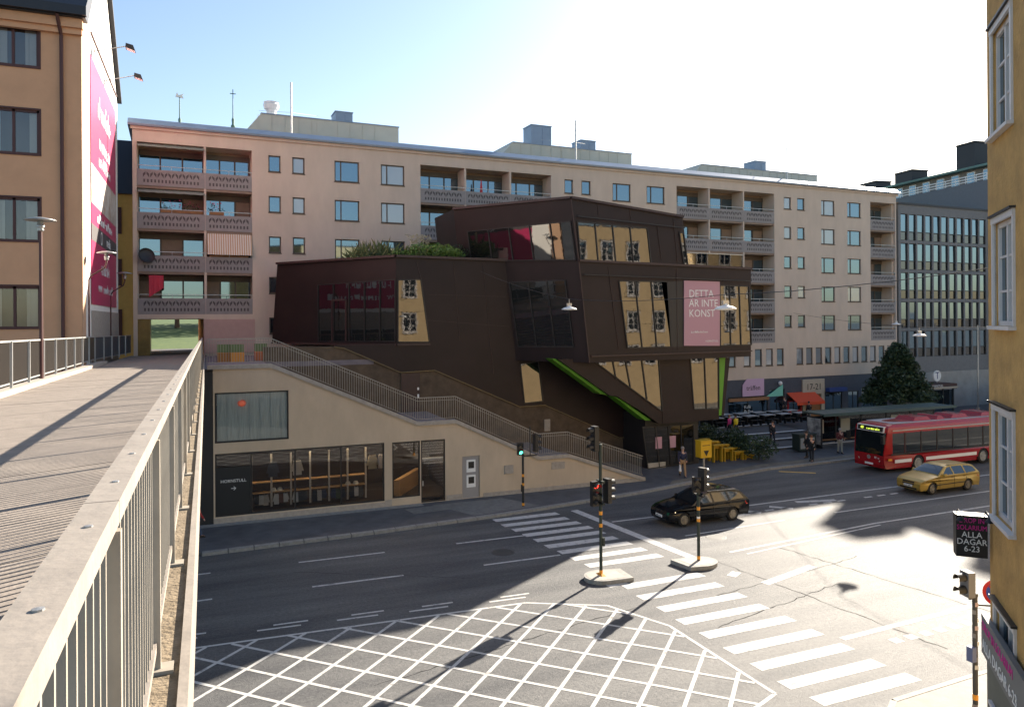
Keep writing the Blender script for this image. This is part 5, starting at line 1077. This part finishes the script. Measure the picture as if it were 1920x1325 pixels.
def car(label, loc_, mpaint, plate, lamp_on, grille):
    f = carw(.88); t = vehicle('estate_car', label, 'car', loc_, CP, .93, wins_(), (.8, 3.52), f, 4.5, mpaint, .315, ws=[(1.3, .99), (1.6, 1.17), (1.93, 1.34)], rw=[(4.08, 1.31), (4.28, 1.12), (4.36, 1.04)])
    for sg in (-1, 1):
        MB().hexa([(.02, sg*.5, .56), (.34, sg*.80, .58), (.36, sg*.78, .6), (.05, sg*.48, .6), (.05, sg*.5, .68), (.36, sg*.79, .73), (.38, sg*.76, .74), (.1, sg*.48, .7)]).build('headlight', M_LAMPG if not lamp_on else mat('lit headlamp', (.7, .6, .45), .2, emit=(1, .75, .45), estr=1.2), t)
        MB().hexa([(4.36, sg*.72, .72), (4.52, sg*.6, .72), (4.5, sg*.8, .72), (4.3, sg*.84, .72), (4.3, sg*.72, .98), (4.43, sg*.58, .98), (4.41, sg*.74, .98), (4.2, sg*.81, .98)]).build('tail_light', M_REDL, t)
        MB().hexa([(1.5, sg*.86, .95), (1.66, sg*.86, .95), (1.66, sg*1.04, .96), (1.52, sg*1.04, .96), (1.5, sg*.86, 1.06), (1.66, sg*.86, 1.06), (1.66, sg*1.03, 1.08), (1.54, sg*1.03, 1.08)]).build('mirror', mpaint, t)
        for xh in (2.2, 3.1): MB().box(xh, xh+.18, sg*.885-.012, sg*.885+.012, .83, .86).build('handle', M_DKFRAME if grille else M_CARBLK, t)
        MB().bar((1.0, sg*.893, .5), (3.2, sg*.893, .52), .015, .045).build('side_moulding', M_BLACK, t)
        for xs in (1.3, 2.42, 3.34): MB().bar((xs, sg*.884, .3), (xs+(.04 if xs > 3 else 0), sg*.884, .92), .012, .012).build('door_gap', M_BLACK, t)
        MB().bar((2.1, sg*.6, 1.45), (3.9, sg*.58, 1.41), .03, .03).build('roof_rail', M_BLACK, t)
    for yy in ((-.17, .17) if not grille else (0,)):
        w_ = .14 if not grille else .36
        MB().hexa([(-.012, yy-w_, .5), (.02, yy-w_, .5), (.02, yy+w_, .5), (-.012, yy+w_, .5), (.02, yy-w_, .68), (.06, yy-w_, .68), (.06, yy+w_, .68), (.02, yy+w_, .68)]).build('grille', M_BLACK, t)
    MB().box(-.02, .0, -.5, .5, .28, .36).build('air_intake', M_BLACK, t)
    o = MB().box(-.028, -.012, -.26, .26, .39, .5).build('number_plate', M_WHITE, t); marks(6, .42, .075, M_BLACK, o, (-.031, 0, .445), (rad(90), 0, rad(-90)), True, len(label))
    return t
car('black estate car with lit headlamps waiting behind the stop line', (19.4, 29.62, 0), M_CARBLK, '', True, 0)
car('gold-yellow estate car driving in front of the red bus', (35.2, 29.55, 0), M_GOLD, '', False, 1)
# bus
def busw(x, z):
    w_ = 1.275 if z < 2.6 else 1.275-.25*((z-2.6)/.35)**2
    if x < .5: w_ -= .16*((.5-x)/.5)**2
    return w_
BP = [(.12, .28), (.04, .5), (.0, .95), (.06, 1.5), (.14, 2.1), (.2, 2.45), (.26, 2.72), (.42, 2.86), (.8, 2.93), (3, 2.95), (6, 2.95), (9, 2.95), (11.7, 2.93), (11.95, 2.8), (12, 2.2), (12, 1.2), (12, .28)]
bw_ = [[(x0, 1.2), (x1, 1.2), (x1, 2.42), (x0, 2.42)] for x0, x1 in ((.55, 1.55), (1.68, 2.95), (3.05, 4.35), (4.45, 5.75), (5.85, 7.15), (7.25, 8.55), (8.65, 9.95), (10.05, 11.6))]
bus = vehicle('city_bus', 'red city bus with white side stripe at the stop, partly behind the ochre house', 'bus', (38.15, 34.85, 0), BP, 1.1, bw_, (2.75, 8.6), busw, 12, M_RED, .48, crown=.05, ws=[(.012, 1.04), (.06, 1.5), (.14, 2.1), (.192, 2.4)], rim=M_METAL, base_z=.28)
for sg in (-1, 1):
    b = MB()
    for x0, x1 in ((.75, 2.15), (3.4, 7.95), (9.25, 11.9)): b.box(x0, x1, sg*1.277-.006, sg*1.277+.006, .62, .82)
    b.build('white_stripe', M_WHITE, bus); MB().box(.6, 11.8, sg*1.262-.012, sg*1.262+.012, 2.56, 2.62).build('silver_stripe', M_METAL, bus)
    MB().box(.45, 11.7, sg*1.279-.004, sg*1.279+.004, 1.1, 1.19).build('window_band', M_BLACK, bus)
    for x0 in (1.6, 2.99, 4.39, 5.79, 7.19, 8.59, 9.99): MB().box(x0-.05, x0+.06, sg*1.28-.004, sg*1.28+.004, 1.15, 2.46).build('window_pillar', M_BLACK, bus)
    MB().hexa([(.03, sg*.75, .62), (.1, sg*1.08, .62), (.2, sg*1.08, .62), (.1, sg*.75, .62), (.0, sg*.75, .76), (.07, sg*1.1, .76), (.2, sg*1.1, .76), (.1, sg*.75, .76)]).build('headlight', M_LAMPG, bus)
    MB().box(.22, .5, sg*1.26-.03, sg*1.26+.03, .78, .9).build('indicator', M_ORBAND, bus); MB().path([(.25, sg*1.1, 2.5), (-.25, sg*1.3, 2.35)], .025, 6).box(-.38, -.2, sg*1.32-.1, sg*1.32+.1, 1.85, 2.35).build('mirror', M_BLACK, bus)
d_ = MB().hexa([(.1, -1.0, 2.46), (.12, 1.0, 2.46), (.3, 1.0, 2.46), (.3, -1.0, 2.46), (.17, -1.0, 2.82), (.17, 1.0, 2.82), (.35, 1.0, 2.82), (.35, -1.0, 2.82)]).build('destination_display', M_WHITE, bus)
MB().hexa([(.09, -.95, 2.5), (.11, .95, 2.5), (.3, .95, 2.5), (.3, -.95, 2.5), (.15, -.95, 2.78), (.15, .95, 2.78), (.3, .95, 2.78), (.3, -.95, 2.78)]).build('screen', M_BLACK, d_)
LED = mat('amber led', (.5, .5, .05), .5, emit=(.7, .9, .1), estr=.5); text('40', .24, LED, d_, (.1, .6, 2.64), (rad(80), 0, rad(-90))); marks(9, 1.0, .15, LED, d_, (.1, -.25, 2.64), (rad(80), 0, rad(-90)), True, 4)
marks(4, .36, .12, M_WHITE, bus, (-.005, -.62, .9), (rad(90), 0, rad(-90)), True, 5); MB().tube((-.012, 0, .88), (.0, 0, .88), .13, 18).build('emblem', M_METAL, bus); MB().box(-.0, .03, -.3, .3, .42, .54).build('number_plate', M_WHITE, bus)
for x0, x1, w_ in ((3.0, 4.6, .7), (4.9, 5.7, .8), (6.4, 8.0, .7), (9.0, 10.6, .8)): MB().hexa([(x0, -w_, 2.97), (x1, -w_, 2.97), (x1, w_, 2.97), (x0, w_, 2.97), (x0+.25, -w_+.08, 3.22), (x1-.25, -w_+.08, 3.22), (x1-.25, w_-.08, 3.22), (x0+.25, w_-.08, 3.22)]).build('roof_pod', M_RED, bus)
MB().box(.9, 11.5, -1.0, 1.0, 2.96, 2.985).build('roof_panel', flat('bus roof grey', (.35, .36, .38)), bus)
b = MB(); random.seed(8)
for i in range(9): b.box(2+i*1.05, 2.45+i*1.05, -.9, -.45, .9, 1.75); b.box(2+i*1.05, 2.45+i*1.05, .45, .9, .9, 1.75)
b.build('seats', flat('seat cloth', (.1, .03, .05)), bus)['kind'] = 'stuff'

# ================================================================== PEOPLE
def skin_mesh(name, joints, edges, root, m, parent, sub=1):
    me = bpy.data.meshes.new(name); me.from_pydata([j[0] for j in joints], edges, []); o = bpy.data.objects.new(name, me); COL.objects.link(o)
    o.modifiers.new('s', 'SKIN'); 
    for i, j in enumerate(joints):
        v = me.skin_vertices[0].data[i]; r = j[1]; v.radius = (r, r) if not isinstance(r, tuple) else r; v.use_root = i == root
    sm = o.modifiers.new('u', 'SUBSURF'); sm.levels = sub; sm.render_levels = sub
    dg = bpy.context.evaluated_depsgraph_get(); dg.update(); m2 = bpy.data.meshes.new_from_object(o.evaluated_get(dg)); bpy.data.objects.remove(o); m2.materials.clear(); m2.materials.append(m)
    for p in m2.polygons: p.use_smooth = True
    return put(name, m2, parent)
def person(x, y, z, heading, label, top_c, leg_c, hair_c, h=1.75, stride=.22, arm=.12, bag=None, elbow=0):
    t = thing('person', label, 'person', (x, y, z), heading); k = h/1.75; s = stride
    J = dict(pel=(0, 0, .95), che=(.02, 0, 1.28), nk=(.02, 0, 1.48), hd=(.04, 0, 1.6), ht=(.04, 0, 1.70))
    J.update(hl=(0, .1, .9), hr=(0, -.1, .9), kl=(s*.55, .1, .5), kr=(-s*.3, -.1, .5), al=(s, .1, .09), ar=(-s*1.1, -.1, .12), tl=(s+.16, .11, .04), tr=(-s*1.1+.15, -.11, .05),
             sl=(.0, .19, 1.42), sr=(0, -.19, 1.42), el=(-arm, .25, 1.14), er=(arm*.6, -.25, 1.14), wl=(-arm+.1+elbow, .24, .9+elbow*.9), wr=(arm*1.4+.08+elbow, -.24, .9+elbow*.9), fl=(-arm+.14+elbow, .23, .8+elbow*1.0), fr=(arm*1.5+.12+elbow, -.23, .8+elbow*1.0))
    P = lambda n: tuple(c*k for c in J[n])
    def mk(name, spec, edges, m): idx = {n: i for i, (n, r) in enumerate(spec)}; return skin_mesh(name, [(P(n), tuple(q*k for q in r) if isinstance(r, tuple) else r*k) for n, r in spec], [(idx[a], idx[c]) for a, c in edges], 0, m, t)
    arms = [('che', 'sl'), ('che', 'sr'), ('sl', 'el'), ('sr', 'er'), ('el', 'wl'), ('er', 'wr')]
    mk('body', [('pel', .11), ('che', .12), ('nk', .055), ('hd', .085), ('ht', .075), ('sl', .05), ('sr', .05), ('el', .036), ('er', .036), ('wl', .028), ('wr', .028), ('fl', .03), ('fr', .03), ('hl', .07), ('hr', .07), ('kl', .05), ('kr', .05), ('al', .038), ('ar', .038), ('tl', .035), ('tr', .035)],
       [('pel', 'che'), ('che', 'nk'), ('nk', 'hd'), ('hd', 'ht')]+arms+[('wl', 'fl'), ('wr', 'fr'), ('pel', 'hl'), ('pel', 'hr'), ('hl', 'kl'), ('hr', 'kr'), ('kl', 'al'), ('kr', 'ar'), ('al', 'tl'), ('ar', 'tr')], M_SKIN)
    mk('jacket', [('che', (.15, .19)), ('pel', (.14, .17)), ('sl', .07), ('sr', .07), ('el', .056), ('er', .056), ('wl', .046), ('wr', .046)], [('che', 'pel')]+arms, flat('cloth top %s' % str(top_c), top_c, .85))
    mk('trousers', [('pel', (.125, .15)), ('hl', .09), ('hr', .09), ('kl', .072), ('kr', .072), ('al', .06), ('ar', .06)], [('pel', 'hl'), ('pel', 'hr'), ('hl', 'kl'), ('hr', 'kr'), ('kl', 'al'), ('kr', 'ar')], flat('cloth leg %s' % str(leg_c), leg_c, .85))
    for sg, a in ((1, 'al'), (-1, 'ar')): q = P(a); MB().hexa([(q[0]-.08, q[1]-.045, q[2]-.09*k), (q[0]+.2, q[1]-.045, q[2]-.09*k), (q[0]+.2, q[1]+.045, q[2]-.09*k), (q[0]-.08, q[1]+.045, q[2]-.09*k), (q[0]-.07, q[1]-.04, q[2]+.03), (q[0]+.1, q[1]-.04, q[2]+.0), (q[0]+.1, q[1]+.04, q[2]+.0), (q[0]-.07, q[1]+.04, q[2]+.03)]).build('shoe', M_BLACK, t)
    c = P('ht'); MB().lathe((c[0]-.015, c[1], c[2]-.02), [(.09*k, -.07), (.1*k, 0), (.085*k, .06), (.04*k, .095), (0, .1)], 10).build('hair', flat('hair %s' % str(hair_c), hair_c), t, smooth=True)
    hx = P('hd'); b = MB()
    for sg in (-1, 1): b.box(hx[0]+.075*k, hx[0]+.088*k, sg*.032-.012, sg*.032+.012, hx[2]+.025, hx[2]+.04)
    b.build('eyes', M_BLACK, t); MB().hexa([(hx[0]+.075, -.014, hx[2]-.02), (hx[0]+.11, -.01, hx[2]-.02), (hx[0]+.11, .01, hx[2]-.02), (hx[0]+.075, .014, hx[2]-.02), (hx[0]+.075, -.008, hx[2]+.03), (hx[0]+.085, -.006, hx[2]+.03), (hx[0]+.085, .006, hx[2]+.03), (hx[0]+.075, .008, hx[2]+.03)]).build('nose', M_SKIN, t)
    if bag: q = P('fr'); MB().hexa([(q[0]-.12, q[1]-.05, q[2]-.42), (q[0]+.12, q[1]-.05, q[2]-.42), (q[0]+.12, q[1]+.05, q[2]-.42), (q[0]-.12, q[1]+.05, q[2]-.42), (q[0]-.1, q[1]-.02, q[2]-.05), (q[0]+.1, q[1]-.02, q[2]-.05), (q[0]+.1, q[1]+.02, q[2]-.05), (q[0]-.1, q[1]+.02, q[2]-.05)]).build('carrier_bag', M_WHITE, t)
    return t
def gp(x, y, h=.12): return G(x, y, h)
person(*gp(1280, 893), .12, rad(250), 'man in dark jacket and tan trousers carrying a white bag by the entrance', (.02, .022, .05), (.33, .2, .1), (.25, .22, .2), 1.78, .24, .12, True)
person(*gp(1513, 858), .12, rad(150), 'taller of the two people in dark coats by the recycling box', (.015, .014, .016), (.012, .012, .014), (.05, .03, .02), 1.8, .05, .05)
person(*gp(1522, 865), .12, rad(200), 'shorter person in black standing nearest the kerb', (.01, .01, .012), (.012, .014, .02), (.15, .06, .03), 1.72, .06, .05)
person(*gp(1575, 850), .12, rad(255), 'waiting person in red-brown jacket and beige trousers at the shelter', (.14, .03, .025), (.42, .36, .28), (.35, .3, .28), 1.75, .08, .05, elbow=.12)
person(*gp(1368, 818, .42), .42, rad(100), 'walker in a bright pink top beside the planting', (.6, .05, .22), (.02, .02, .03), (.25, .12, .05), 1.65, .2, .1)
person(*gp(1380, 820, .42), .42, rad(100), 'walker in a bright yellow top beside the planting', (.65, .5, .02), (.02, .02, .03), (.04, .03, .02), 1.72, .22, .1)
person(*gp(1448, 834, .27), .27, rad(260), 'person in dark clothes walking down the plaza steps', (.015, .016, .02), (.02, .02, .03), (.05, .03, .02), 1.78, .18, .1)
person(*abw(55.2, -1.6, .12)[:2], .12, rad(80), 'customer in black jacket and grey trousers at the kiosk hatch', (.012, .012, .014), (.22, .2, .18), (.03, .02, .02), 1.78, .05, .05)
person(*abw(52.6, -1.2, .72)[:2], .72, rad(260), 'person in dark clothes at the cafe doorway', (.015, .015, .02), (.02, .02, .025), (.06, .04, .03), 1.75, .1, .08)
person(-.42, 35.2, .12, rad(20), 'pedestrian half hidden by the bridge edge in red top and jeans', (.35, .03, .03), (.05, .08, .15), (.06, .03, .02), 1.72, .22, .1)
